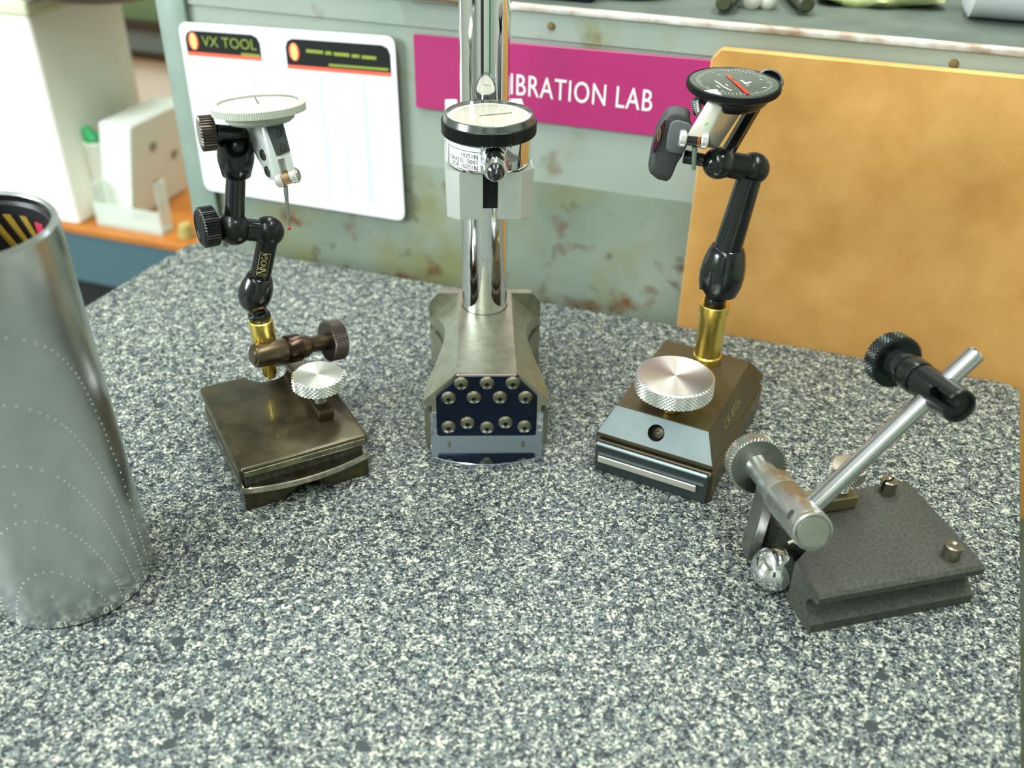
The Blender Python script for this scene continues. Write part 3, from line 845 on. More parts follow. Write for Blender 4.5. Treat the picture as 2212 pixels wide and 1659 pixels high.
# jointed arm
YA = 0.3745
P = lambda x, y, Y=YA: aty(x, y, Y)
n0, n1 = P(563, 692), P(556, 668)
Mn = axis(n0, n1 - n0)
part('hex_nut', G().prism(Mn, hexpoly(q(26)), 0, (P(558, 675) - n0).length).bevel(0.0004), BLACKM, ls)
part('neck', G().cyl(P(557, 678), P(551, 640), q(17)), BLACKOX, ls)
sk0, sk1 = P(543, 665), P(562, 594)
SK = (sk1 - sk0).length; Mk2 = axis(sk0, sk1 - sk0)
g = G().lathe(Mk2, [(0, 0), (q(20), .0002), (q(29), SK * .12), (q(34.5), SK * .3), (q(36), SK * .5), (q(34), SK * .72), (q(28), SK * .92), (q(24), SK), (q(22), SK), (0, SK)], 48)
part('ball_socket', g, BLACKOX, ls, sharp=60)
part('lower_tube', G().cyl(P(562, 600), P(580, 508), q(21.5), seg=40), BLACKM, ls)
e1, e2 = P(580, 499, 0.3765), P(505, 493, 0.3705)
part('elbow', G().ball(e1, mm(34, e1), 40), BLACKM, ls)
part('elbow', G().ball(e2, mm(37, e2), 40), BLACKM, ls)
g = G().cyl(e1, e2, mm(25, e1), seg=40)
part('hinge_pin', g, BLACKOX, ls)
ea = (e2 - e1).normalized()
k0 = P(478, 491, 0.3685); k1 = P(452, 489, 0.366)
part('knob_neck', G().cyl(e2, k0, mm(28, k0), mm(25, k0)), BLACKM, ls)
kx = Vector((-1, -0.66, 0.06)).normalized(); rk = mm(44, k1)
Mq = axis(k1 - kx * 0.0028, kx)
g = G().toothed(Mq, rk, 0, 0.0066, 44, 0.0004)
kk = part('elbow_knob', g, BLACKM, ls, sharp=25)
part('knob_dish', G().lathe(Mq, [(0, .0060), (rk * .84, .0060), (rk * .86, .0069), (rk * .78, .0069), (rk * .74, .0064), (0, .0062)], 48), BLACKOX, kk)
u0, u1 = e2, P(510, 372)
part('upper_tube', G().cyl(u0, u1, mm(22.5, u0), mm(20.5, u1), 40), BLACKOX, ls)
s0, s1 = P(511, 380), P(508, 300)
SS = (s1 - s0).length; Mu = axis(s0, s1 - s0)
g = G().lathe(Mu, [(0, 0), (q(25), 0), (q(28), .0004), (q(35), SS * .4), (q(36.5), SS * .55), (q(34.5), SS), (0, SS)], 48)
pc = P(519, 306)
g = boolean(g, [G().cyl(pc + Vector((0, -0.02, 0)), pc + Vector((0, 0.02, 0)), q(21)), G().box(Matrix.Translation(pc), -q(21), q(21), -0.02, 0.02, 0, 0.02)])
part('fork_socket', g, BLACKOX, ls, sharp=50)
part('fork_ball', G().ball(P(514, 318, 0.376), q(26), 32), BLACKM, ls)
f0, f1 = P(462, 286, 0.368), P(545, 292, 0.3795)
part('fine_shaft', G().cyl(f0, f1, mm(18, f0), seg=32), BLACKOX, ls)
fx = Vector((-1, -0.46, 0.03)).normalized()
g = G().toothed(axis(f0 - fx * 0.0005, fx), mm(38, f0), 0, 0.0062, 34, 0.0006)
part('fine_knob', g, KNURLD, ls, sharp=25)
# maker's mark on the tube
tb0, tb1 = P(562, 600), P(580, 508)
ta = (tb1 - tb0).normalized(); tn = Vector((0.10, -1, 0)); tn = (tn - ta * tn.dot(ta)).normalized(); tx_ = ta.cross(tn)
rt = q(21.5)
org = tb0 + ta * (tb1 - tb0).length * 0.43


def on_tube(x, y, h=0.00016):
    th = (-y) / rt + 0.12
    return org + ta * x + (tn * math.cos(th) - tx_ * -math.sin(th)) * (rt + h)


g = text_g(G(), 'NOGA', 0.0034, lambda x, y: on_tube(x + 0.0018, y, 0.00026), 0.95, sx=0.76)
text_g(g, 'N', 0.0050, lambda x, y: on_tube(x - 0.0034, y, 0.00042), 1.0, sx=0.8)
hw, hh_, tk = 0.0056, 0.0021, 0.00018
for x0, x1, y0, y1 in ((-hw, hw, hh_, hh_ + tk), (-hw, hw, -hh_ - tk, -hh_), (-hw, -hw + tk, -hh_, hh_), (hw - tk, hw, -hh_, hh_)):
    for k in range(6):
        ya, yb = y0 + (y1 - y0) * k / 6, y0 + (y1 - y0) * (k + 1) / 6
        g.bm.faces.new([g.bm.verts.new(on_tube(x, y)) for x, y in ((x0, ya), (x1, ya), (x1, yb), (x0, yb))])
part('maker_mark', g, ENGR, ls, 'gold lettered mark', recalc=False)

# ------------------------------------------------------------------ left test indicator
dc = aty(557, 222, 0.372)
dn_ = Vector((-0.05, 0.115, 1)).normalized()
li = thing('test_indicator', dc, 'white-faced dial test indicator held at the top of the left stand', 'dial indicator')
rb = mm(101, dc); Md = axis(dc, dn_, (1, 0, 0))
hz = mm(20, dc)
WHITEM = mat('white_enamel', (178, 184, 170), 0.4)
g = G().lathe(Md, [(0, -hz), (rb - .0016, -hz), (rb - 0.0006, -hz + .0004), (rb, -hz * .92), (rb, -hz * .15), (rb - .0008, 0), (rb - .0022, .0008), (rb - .0028, .0004), (rb - .003, -.0006), (0, -.0006)], 480,
              lambda k, a, r: r - (0.00022 if (int(round(a / (2 * PI) * 480)) % 4 < 2 and k in (3, 4)) else 0))
part('bezel', g, WHITEM, li, 'white ridged bezel', sharp=25)
part('dial_face', G().lathe(Md, [(0, -.0005), (rb - .0031, -.0005), (rb - .0031, -.0002), (0, -.0002)], 64), DIALW, li)
g = G()
for k in range(40):
    a = 2 * PI * k / 40
    Mt = Md @ Matrix.Rotation(a, 4, 'Z')
    g.box(Mt, rb - .0062, rb - .0042, -.00008, .00008, -.00015, -.0001)
part('tick_mark', g, PRINTB, li, kind='stuff')
Mt = Md @ Matrix.Rotation(1.9, 4, 'Z')
part('pointer', G().box(Mt, -.003, rb - .006, -.0002, .0002, .0001, .0003), PRINTB, li)
g = G().lathe(Md, [(0, .0015), (rb * .5, .0013), (rb - .0026, .0006)], 64)
bmesh.ops.delete(g.bm, geom=[f for f in g.bm.faces if len(f.verts) > 4], context='FACES')
part('crystal', g, CRYSTAL, li, sharp=80)
part('case', G().lathe(Md, [(0, -hz - .0035), (rb * .66, -hz - .0035), (rb * .73, -hz - .0025), (rb * .76, -hz), (0, -hz)], 64), WHITEM, li)
Y1 = lambda x, y, Y: aty(x, y, Y)
F = [Y1(562, 262, .3655), Y1(611, 260, .3655), Y1(641, 378, .361), Y1(593, 392, .361)]
Bk = [Y1(513, 268, .382), Y1(566, 266, .384), Y1(628, 376, .3695), Y1(581, 390, .3675)]
g = G().loft([F, Bk]).bevel(0.0010, 2)
nrm = (F[1] - F[0]).cross(F[3] - F[0]).normalized()
if nrm.y > 0: nrm = -nrm
wdir = (F[2] - F[3]).normalized(); ddir = ((F[3] + F[2]) - (F[0] + F[1])).normalized()
tip = (F[2] + F[3]) * 0.5
Mt = Matrix.Identity(4); zz = wdir.cross(ddir)
if zz.dot(nrm) < 0: zz = -zz
for i in range(3): Mt[i][0], Mt[i][1], Mt[i][2], Mt[i][3] = wdir[i], ddir[i], zz[i], tip[i]
slot = mm(8, tip)
g = boolean(g, [G().box(Mt, -slot, slot, -mm(42, tip), mm(20, tip), -0.02, 0.01)])
part('body', g, mat('light_grey_body', (206, 214, 206), 0.35, 0.3), li)
for sx_ in (-1, 1):
    M2 = axis(tip + wdir * sx_ * (slot + mm(1, tip)) - zz * mm(12, tip), wdir * sx_)
    part('fork_cheek', G().cyl(M2.translation, M2.translation + wdir * sx_ * mm(16, tip), mm(17, tip), seg=28, bev=.0004), mat('bright_fork', (232, 234, 228), 0.25, 0.7), li)
c_ = tip - zz * mm(12, tip)
part('pivot', G().cyl(c_ - wdir * slot, c_ + wdir * slot, mm(15, tip)), mat('tan_pivot', (196, 160, 120), 0.3, 0.9), li)
part('pivot_cap', G().cyl(c_ + wdir * mm(22, tip), c_ + wdir * mm(28, tip), mm(13, tip), bev=.0004), STEEL, li)
p0 = Y1(617, 402, .3625); p1 = Y1(621, 440, .3632); p2 = Y1(624, 492, .3642)
part('stylus', G().cyl(p0, p2, mm(5, p0), mm(2.6, p0)), STEEL, li)
part('stylus_tip', G().ball(p2, mm(5, p2), 16), mat('red_ball_tip', (180, 60, 60), 0.3), li)
a_, b_ = F[0].lerp(F[1], .14), F[0].lerp(F[1], 1.0)
T = lambda u, v: (F[0].lerp(F[1], u)).lerp(F[3].lerp(F[2], u), v)
lp = [T(.16, .0), T(1.0, .0), T(1.0, .55), T(.36, .60)]
g = G().loft([[p + nrm * .0002 for p in lp], [p + nrm * .0008 for p in lp]]).bevel(.0002)
dp = part('cover_plate', g, mat('slate_plate', (62, 70, 72), 0.4, 0.3), li, 'dark slate cover plate')
for v in (.2, .47):
    c_ = T(.66, v) + nrm * .0008
    M2 = axis(c_, nrm)
    part('screw', boolean(G().lathe(M2, [(0, 0), (.0017, 0), (.0016, .0005), (0, .0006)], 24), [G().box(M2, -.003, .003, -.00022, .00022, .0003, .002)]), mat('dark_screw', (84, 84, 78), 0.35, 0.8), dp)
sd = (Bk[0] - F[0]).cross(F[3] - F[0]).normalized()
if sd.x > 0: sd = -sd
for v, u in ((.55, .34), (.83, .45)):
    c_ = F[0].lerp(F[3], v).lerp(Bk[0].lerp(Bk[3], v), u)
    part('side_screw', G().lathe(axis(c_, sd), [(0, 0), (.0024, 0), (.0021, .0007), (.0009, .0008), (.0009, .0003), (0, .0003)], 24), mat('dark_screw2', (110, 110, 100), 0.3, 0.9), li)

# ------------------------------------------------------------------ centre stand
CO = Vector((-0.0112, 0.3571, 0)); CF = frame(CO, math.radians(2.5))
cst = thing('comparator_stand', CF @ Vector((0, 0.035, 0)), 'centre steel stand with twelve-screw blue plate and tall chrome post', 'gauge stand')


def fp(px, py, yl=0.0):
    """point of the front plane (local y = yl) seen at a pixel, in the stand's frame"""
    return CF.inverted() @ atp(px, py, CF @ Vector((0, yl, 0)), CF.to_3x3() @ Vector((0, 1, 0)))


# plan of the waist pockets, one per side
def pocket(sx):
    pts = [(0.0284, 0.004), (0.0268, 0.0140), (0.0248, 0.0205), (0.0226, 0.0275), (0.0206, 0.0355), (0.0197, 0.0420), (0.0196, 0.0460), (0.0200, 0.0510), (0.0209, 0.0565), (0.0222, 0.0620), (0.0238, 0.0670), (0.0257, 0.0710), (0.0284, 0.0743), (0.035, 0.0743), (0.035, 0.004)]
    return [(sx * x, y) for x, y in pts]


ZTOP = 0.0415
up = [(-0.0245, 0.0), (0.0245, 0.0), (0.0245, 0.0240), (0.0283, 0.0240), (0.0283, 0.0268), (0.0131, ZTOP), (-0.0131, ZTOP), (-0.0283, 0.0268), (-0.0283, 0.0240), (-0.0245, 0.0240)]
up = [(-0.0283, 0.0238), (0.0283, 0.0238), (0.0283, 0.0266), (0.0131, ZTOP), (-0.0131, ZTOP), (-0.0283, 0.0266)]
RXZ = CF @ Matrix.Rotation(PI / 2, 4, 'X')
cuts = lambda: [G().prism(CF, pocket(sx), -0.01, 0.06) for sx in (-1, 1)]
g = boolean(G().prism(RXZ, up, -0.0745, 0.0), cuts())
part('upper_block', g, STEELB, cst, sharp=20)
g = G().box(CF, -0.0200, 0.0200, 0.001, 0.072, 0.019, 0.026)
g.box(CF, -0.0247, -0.0226, -0.0002, 0.006, 0.019, 0.0285); g.box(CF, 0.0226, 0.0247, -0.0002, 0.006, 0.019, 0.0285)
part('spacer', g, STEELB, cst)
lowp = [(-0.0256, 0.0), (0.0256, 0.0), (0.0283, 0.0035), (0.0283, 0.0745), (-0.0283, 0.0745), (-0.0283, 0.0035)]
g = boolean(G().prism(CF, lowp, 0.0, 0.0203), cuts())
part('lower_block', g, STEELB, cst, sharp=20)
rear = [(-0.0283, 0.0), (0.0283, 0.0), (0.0283, 0.0362), (0.0236, ZTOP), (-0.0236, ZTOP), (-0.0283, 0.0362)]
g = G().prism(RXZ, rear, -0.0785, -0.0744)
part('rear_block', g, STEELB, cst, sharp=20)
# lapped foot, bowed at the front
n = 24
bow = [(-0.0258 + 0.0516 * t / n, -0.0092 - 0.0064 * (1 - (2 * t / n - 1) ** 2)) for t in range(n + 1)]
g = G().prism(CF, bow + [(0.0258, 0.0005), (-0.0258, 0.0005)], 0.0, 0.0024).bevel(0.0003)
part('lapped_foot', g, MIRROR, cst, 'mirror-bright bowed foot')
g = G().prism(RXZ, [(-0.0256, 0.0024), (0.0256, 0.0024), (0.0256, 0.0203), (0.0228, 0.0203), (0.0228, 0.0085), (0.0218, 0.0075), (-0.0218, 0.0075), (-0.0228, 0.0085), (-0.0228, 0.0203), (-0.0256, 0.0203)], 0.0, 0.0006)
part('front_frame', g, MIRROR, cst)
for px_, py_ in ((971, 960), (1130, 957)):
    c_ = fp(px_, py_); g = G()
    g.lathe(axis(CF @ Vector((c_.x, -0.0006, 0.0034)), CF.to_3x3() @ Vector((0, -1, 0))), [(0, -.0002), (.0009, -.0002), (.0009, .00015), (0, .00015)], 16)
    part('dowel', g, SCREW, cst)
x1, zt, zc = 0.0226, 0.0399, 0.0292
pp = [(-x1 + .0010, 0.0077), (x1 - .0010, 0.0077), (x1 - .0003, 0.0080), (x1, 0.0087), (x1, zc), (0.0128, zt), (-0.0128, zt), (-x1, zc), (-x1, 0.0087), (-x1 + .0003, 0.0080)]
g = G().prism(RXZ, pp, 0.0002, 0.0012).bevel(0.0002)
cp = part('cover_plate', g, BLUE, cst, 'blue-black plate with chamfered top corners')
part('top_lip', G().box(CF, -0.0132, 0.0132, -0.0014, 0.0004, 0.0400, 0.0413).bevel(.0003), mat('pinkish_bright_edge', (214, 196, 196), 0.2, 1.0), cst)
scr = [(996, 827), (1052, 826), (1108, 826), (969, 858), (1024, 857), (1080, 857), (1135, 857), (1010, 912), (1092, 911), (969, 921), (1052, 922), (1133, 920)]
rs = 0.0034
base = None
for i, (px_, py_) in enumerate(scr):
    c_ = fp(px_, py_ + 3, -0.002); w = CF @ Vector((c_.x, -0.0012, c_.z))
    M = axis(w, CF.to_3x3() @ Vector((0, -1, 0)), (0, 0, 1))
    if base is None:
        hexr = lambda k, a, r: (r * math.cos(PI / 6) / math.cos((a % (PI / 3)) - PI / 6)) if k in (5, 6) else r
        g = G().lathe(M, [(0, 0), (rs, 0), (rs, .0003), (rs * .86, .0010), (rs * .62, .00155), (rs * .33, .0018), (rs * .32, .0007), (0, .0007)], 24, hexr)
        base = part('button_screw', g, SCREW, cst, sharp=40); b0 = w
        sk_ = part('hex_socket', G().lathe(M, [(0, .00062), (rs * .28, .00072), (rs * .28, .00076), (0, .00076)], 6), DARK, base)
    else:
        o = base.copy(); COL.objects.link(o); o.parent = cst; o.location = w - b0
        h = sk_.copy(); COL.objects.link(h); h.parent = o
PC = CF @ Vector((-0.0003, 0.0626, 0)); PR_ = 0.0109
part('post', G().lathe(Matrix.Translation((PC.x, PC.y, ZTOP - 0.002)), [(0, 0), (PR_, 0), (PR_, 0.26), (PR_ - .001, 0.261), (0, 0.261)], 96), CHROME, cst, 'polished chrome post')
part('post_joint', G().lathe(Matrix.Translation((PC.x, PC.y, ZTOP - 0.0005)), [(0, 0), (PR_ + .0003, 0), (PR_ + .0003, 0.0006), (0, 0.0006)], 96), DARK, cst)
# split clamp block on the post, turned five degrees
KF = frame(Vector((PC.x, PC.y, 0)), math.radians(5.0))
ZB0, ZB1 = 0.1063, 0.1268
hw_, sl = 0.0180, 0.0032
for sx_ in (-1, 1):
    jaw = [(sx_ * sl, -0.045), (sx_ * (hw_ - .0052), -0.045), (sx_ * hw_, -0.041), (sx_ * hw_, 0.010), (sx_ * (hw_ - .004), 0.014), (sx_ * .0008, 0.014), (sx_ * .0008, -0.002), (sx_ * sl, -0.006)]
    g = boolean(G().prism(KF, jaw, ZB0, ZB1), [G().cyl(Vector((PC.x, PC.y, ZB0 - .01)), Vector((PC.x, PC.y, ZB1 + .01)), PR_ + .00005, seg=96)])
    part('clamp_jaw', g, ALU, cst, sharp=25)
part('slot_shade', G().box(KF, -sl, sl, -0.0385, -0.0115, 0.1085, ZB1 - .0005), DARK, cst)  # dark block standing in for the shaded cavity between the jaws
for sx_ in (-1, 1):
    part('rear_lug', G().box(KF, min(sx_ * .0115, sx_ * .0175), max(sx_ * .0115, sx_ * .0175), -0.010, 0.010, ZB1, 0.1405).bevel(.0006), ALU, cst)

# centre dial indicator, lying flat with its stem forward
DO = KF @ Vector((0.0, -0.0318, 0))
zr = zfor(DO.x, DO.y, 244)
ci = thing('dial_indicator', Vector((DO.x, DO.y, ZB1)), 'dial indicator with black bezel and printed label lying flat in the centre clamp', 'dial indicator')
dd = Vector((DO.x, DO.y, zr)); rc = mm(104, dd)
MD = KF @ Matrix.Translation((0, -0.0318, 0)); MD[2][3] = 0
Z = Matrix.Translation((0, 0, 0))
rt_ = mm(96, dd)
g = G().lathe(MD, [(0, zr - .0080), (rc - .0006, zr - .0080), (rc, zr - .0074), (rc, zr - .0026), (rc - .0006, zr - .0024), (0, zr - .0024)], 600,
              lambda k, a, r: r - (0.00025 if (int(round(a / (2 * PI) * 600)) % 4 < 2 and k in (2, 3)) else 0))
part('bezel', g, BLACKM, ci, 'black knurled bezel', sharp=25)
BZ = mat('grey_bezel_bevel', (120, 124, 122), 0.22, 0.9)
g = G().lathe(MD, [(rc - .0008, zr - .0024), (rt_, zr + .0), (rt_ - .0006, zr + .0002), (rt_ - .0012, zr - .0012)], 96)
bmesh.ops.delete(g.bm, geom=[f for f in g.bm.faces if len(f.verts) > 4], context='FACES')
part('bezel_bevel', g, BZ, ci)
part('dial_face', G().lathe(MD, [(0, zr - .0016), (rt_ - .0010, zr - .0016), (rt_ - .0010, zr - .0012), (0, zr - .0012)], 96), DIALW, ci)
part('inner_ring', G().lathe(MD, [(rt_ * .80, zr - .00118), (rt_ * .82, zr - .00118), (rt_ * .82, zr - .0010), (rt_ * .80, zr - .0010)], 96), mat('grey_ring', (206, 206, 190), 0.5), ci)
g = G()
for k in range(50):
    M2 = MD @ Matrix.Rotation(2 * PI * k / 50, 4, 'Z')
    L_ = .0024 if k % 5 == 0 else .0013
    g.box(M2, rt_ * .78 - L_, rt_ * .78, -.00008, .00008, zr - .00115, zr - .0010)
part('tick_mark', g, PRINTB, ci, kind='stuff')
M2 = MD @ Matrix.Rotation(0.25, 4, 'Z')
part('pointer', G().box(M2, -.004, rt_ * .55, -.00016, .00016, zr - .0008, zr - .0006), mat('grey_pointer', (120, 120, 110), 0.5), ci)
g = G().lathe(MD, [(0, zr + .0012), (rt_ * .5, zr + .0010), (rt_ - .0007, zr + .0001)], 96)
bmesh.ops.delete(g.bm, geom=[f for f in g.bm.faces if len(f.verts) > 4], context='FACES')
part('crystal', g, CRYSTAL, ci, sharp=80)
rcs = mm(94, dd); zc0, zc1 = ZB1 + .0004, zr - .0080
part('case', G().lathe(MD, [(0, zc0), (rcs - .0012, zc0), (rcs - .0003, zc0 + .0005), (rcs, zc0 + .0014), (rcs, zc1), (0, zc1)], 128), CHROME, ci, 'polished chrome case')
part('case_foot', G().lathe(MD, [(0, ZB1), (rcs * .9, ZB1), (rcs * .9, zc0), (0, zc0)], 64), DARK, ci)
zs = (zc0 + zc1) / 2 + 0.0004
st = MD @ Matrix.Translation((0.0010, 0, zs)) @ Matrix.Rotation(PI / 2 + 0.0, 4, 'X')
part('stem_boss', G().lathe(st, [(0, rcs - .004), (.0056, rcs - .004), (.0054, rcs + .0006), (.0049, rcs + .0016), (.0047, rcs + .0024), (.0047, rcs + .0110), (.0040, rcs + .0126), (0, rcs + .0126)], 40), CHROME, ci)
part('stem_tip', G().lathe(st, [(0, rcs + .0125), (.0034, rcs + .0125), (.0034, rcs + .0136), (.0024, rcs + .0146), (.0024, rcs + .0160), (.0014, rcs + .0178), (0, rcs + .0182)], 32), BLACKOX, ci)


def lab(a, z, r=0.00012):
    a = math.radians(a)
    return MD @ Vector(((rcs + r) * math.cos(a), (rcs + r) * math.sin(a), z))


a0_, a1_ = -158.0, -104.0
lz0, lz1 = zc0 + .0016, zc1 - .0006
g = G(); rows = []
for k in range(19):
    a = a0_ + (a1_ - a0_) * k / 18
    rows.append((g.bm.verts.new(lab(a, lz0)), g.bm.verts.new(lab(a, lz1))))
for p_, q_ in zip(rows, rows[1:]): g.bm.faces.new((p_[0], q_[0], q_[1], p_[1]))
lb_ = part('label', g, LABELW, ci, 'white sticker with printed codes', recalc=False)
hl = lz1 - lz0
g = G(); rows = []
for k in range(19):
    a = a0_ + (a1_ - a0_) * k / 18
    rows.append((g.bm.verts.new(lab(a, lz0 + hl * .785, .0002)), g.bm.verts.new(lab(a, lz0 + hl * .81, .0002))))
for p_, q_ in zip(rows, rows[1:]): g.bm.faces.new((p_[0], q_[0], q_[1], p_[1]))
ra = math.degrees(1.0 / rcs)
for tx, zf in (('10251BJ', .60), ('GRADS. .0001', .36), ('EDP 10251BJ', .13)):
    text_g(g, tx, hl * .25, lambda x, y, zf=zf: lab(a1_ - 3.0 + x * ra, lz0 + hl * zf + y, .0002), 1.02, 'RIGHT', sx=.98)
part('label_print', g, PRINTB, lb_, recalc=False)

# ------------------------------------------------------------------ right stand
RO = Vector((0.0369, 0.3432, 0)); RF = frame(RO, math.atan2(-0.447, 0.894))
rst = thing('magnet_base_stand', RF @ Vector((0.027, 0.041, 0)), 'brown chamfered block stand with large silver knob, brass post and black arm at right', 'gauge stand')
RW, RD, RH = 0.0541, 0.082, 0.0322
STEELG = mat('satin_pale_steel', (130, 146, 148), 0.38, 0.7, noise=60, rgb2=(142, 156, 156))
part('lower_block', G().box(RF, 0, RW, 0.0008, RD, 0, 0.0160).bevel(0.0012), BASER, rst)
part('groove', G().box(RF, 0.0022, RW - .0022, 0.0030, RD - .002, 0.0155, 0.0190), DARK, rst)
ui, vi, vr = 0.0062, 0.0082, 0.0105
z0, z1, z2 = 0.0186, 0.0200, RH


def rect(u0, u1, v0, v1, z): return [RF @ Vector(c + (z,)) for c in ((u0, v0), (u1, v0), (u1, v1), (u0, v1))]


g = G().loft([rect(.0006, RW - .0006, .0008, RD, z0), rect(.0006, RW - .0006, .0008, RD, z1), rect(ui, RW - ui, vi, RD - vr, z2)])
hole_c = RF.inverted() @ atp(1418, 934, RF @ Vector((0, .004, .0255)), RF.to_3x3() @ Vector((0, -.86, .5)))
cn = (Vector((0, -(z2 - z1), vi - .0008))).normalized()  # outward normal of the front chamfer
cnw = RF.to_3x3() @ cn
hw_ = RF @ Vector((hole_c.x, .0045, z1 + (z2 - z1) * (.0037 / (vi - .0008))))
cutc = lambda: G().cyl(hw_ - cnw * .006, hw_ + cnw * .004, 0.0037, seg=32)
g = boolean(g, [cutc()])
part('upper_block', g, BASER, rst, sharp=20)


def ch(u, t, off):  # point on front chamfer
    e = .0006 + (ui - .0006) * t
    return RF @ (Vector((e + (RW - 2 * e) * u, .0008 + (vi - .0008) * t, z1 + (z2 - z1) * t)) + cn * off)


quad = [ch(.005, .03, 0), ch(.995, .03, 0), ch(.995, .97, 0), ch(.005, .97, 0)]
quad2 = [ch(.005, .03, .0006), ch(.995, .03, .0006), ch(.995, .97, .0006), ch(.005, .97, .0006)]
g = boolean(G().loft([quad, quad2]), [cutc()])
part('front_bevel', g, STEELG, rst, 'pale steel front bevel with a hole')
part('hole_bottom', G().cyl(hw_ - cnw * .0058, hw_ - cnw * .0050, 0.0036), DARK, rst)
part('hole_screw', G().lathe(axis(hw_ - cnw * .0050, cnw), [(0, 0), (.0026, 0), (.0024, .0014), (.001, .0018), (0, .001)], 20), SCREW, rst)
g = G().prism(RF @ Matrix.Rotation(PI / 2, 4, 'X') @ Matrix.Identity(4), [(.0016, .0004), (RW - .0016, .0004), (RW - .0016, .0158), (.0016, .0158)], -.001, 0.0)
part('front_panel', g, mat('slate_steel', (62, 72, 72), 0.36, 0.6), rst)
g = G().box(RF, .0010, RW - .0016, -.0012, .0006, .0140, .0160).bevel(.0007)
part('top_bar', g, STEELG, rst)
g = G().box(RF, .0026, RW - .0030, -.0010, .0004, .0100, .0106)
part('thin_bar', g, STEELG, rst)
g = G().box(RF, .0026, RW - .0060, -.0012, .0004, .0056, .0090).bevel(.0003)
part('bright_bar', g, mat('bright_satin_bar', (216, 214, 204), 0.35, 0.8), rst)
# engraved number on the right chamfer
ca_ = RF @ Vector((RW - .0006, 0, z1)); cb_ = RF @ Vector((RW - ui, 0, z2))
cup = (cb_ - ca_).normalized(); cal = RF.to_3x3() @ Vector((0, 1, 0)); cno = cup.cross(-cal).normalized()
if cno.z < 0: cno = -cno
co_ = RF @ Vector((RW - .0006, .035, z1)) + cup * .0062 + cno * .00008
part('engraved_number', text_g(G(), 'CX-8926', 0.0060, lambda x, y: co_ + cal * x + cup * (y * .9), 1.15, sx=.95), mat('faint_engraving', (142, 130, 84), 0.4, 0.4), rst, recalc=False)
# knob on a brass stub
kg = atz(1450, 884, RH); zk = zfor(kg.x, kg.y, 811); kr = mm(86, Vector((kg.x, kg.y, zk)))
part('knob_stub', G().cyl(Vector((kg.x, kg.y, RH)), Vector((kg.x, kg.y, zk - .0065)), .0042, seg=32, bev=.0003), BRASSM, rst)
Mk = Matrix.Translation((kg.x, kg.y, zk - .0074))
kn = part('clamp_knob', G().diamond(Mk, kr, 0, .0074, 56, 8, 0.0004), ALUKN, rst, 'large silver diamond-knurled knob', sharp=8)
part('knob_face', G().lathe(Mk, [(0, .0070), (kr - .0013, .0070), (kr - .0013, .0076), (0, .0074)], 128), ALUTURN, kn, sharp=70)
# brass post
bp = atz(1526, 780, RH); BX, BY = bp.x, bp.y
zb = zfor(BX, BY, 655)
rb_ = mm(28, Vector((BX, BY, .045)))
M = Matrix.Translation((BX, BY, RH)); HB = zb - RH
part('brass_post', G().lathe(M, [(0, 0), (rb_ * 1.0, 0), (rb_ * 1.04, HB * .08), (rb_ * 1.10, HB * .09), (rb_ * 1.10, HB * .12), (rb_, HB * .14), (rb_, HB * .84), (rb_ * .94, HB * .845), (rb_ * .94, HB * .855), (rb_ * 1.12, HB * .86), (rb_ * 1.12, HB * .99), (rb_ * 1.08, HB), (0, HB)], 56), BRASSM, rst, 'turned brass post')
YR = BY
P = lambda x, y, dy=0.0: aty(x, y, YR + dy)
q0 = P(1560, 580)
q = lambda r: mm(r, q0)
part('hex_nut', G().prism(Matrix.Translation((BX, BY, zb)), hexpoly(q(25)), 0, .0032).bevel(.0004), BLACKM, rst)
part('neck', G().cyl(Vector((BX, BY, zb + .0030)), P(1553, 600), q(17), q(18)), BLACKOX, rst)
s0, s1 = P(1551, 632), P(1573, 532)
SK = (s1 - s0).length; Mk2 = axis(s0, s1 - s0)
g = G().lathe(Mk2, [(0, 0), (q(34), 0), (q(41), .0006), (q(47), SK * .22), (q(48.5), SK * .42), (q(46), SK * .66), (q(40), SK * .88), (q(35), SK * .98), (q(32), SK), (0, SK)], 56)
cx0 = P(1538, 640)
g = boolean(g, [G().cyl(s0 + Vector((-.02, -.006, 0)), s0 + Vector((.02, .006, 0)), q(17), seg=24)])
part('ball_socket', g, BLACKOX, rst, sharp=50)
part('tube', G().cyl(P(1571, 540), P(1620, 380), q(30), mm(27, P(1620, 380)), 48), BLACKOX, rst)
e1, e2 = P(1627, 364, .002), P(1552, 352, -.0035)
part('elbow', G().ball(e1, mm(35, e1), 40), BLACKM, rst)
part('elbow', G().ball(e2, mm(35, e2), 40), BLACKOX, rst)
part('hinge_pin', G().cyl(e1, e2, mm(28, e1), seg=40), BLACKM, rst)
w0 = P(1478, 338, .001)
part('knob_shaft', G().cyl(e2, w0, mm(13, e2), mm(15, w0)), BLACKOX, rst)
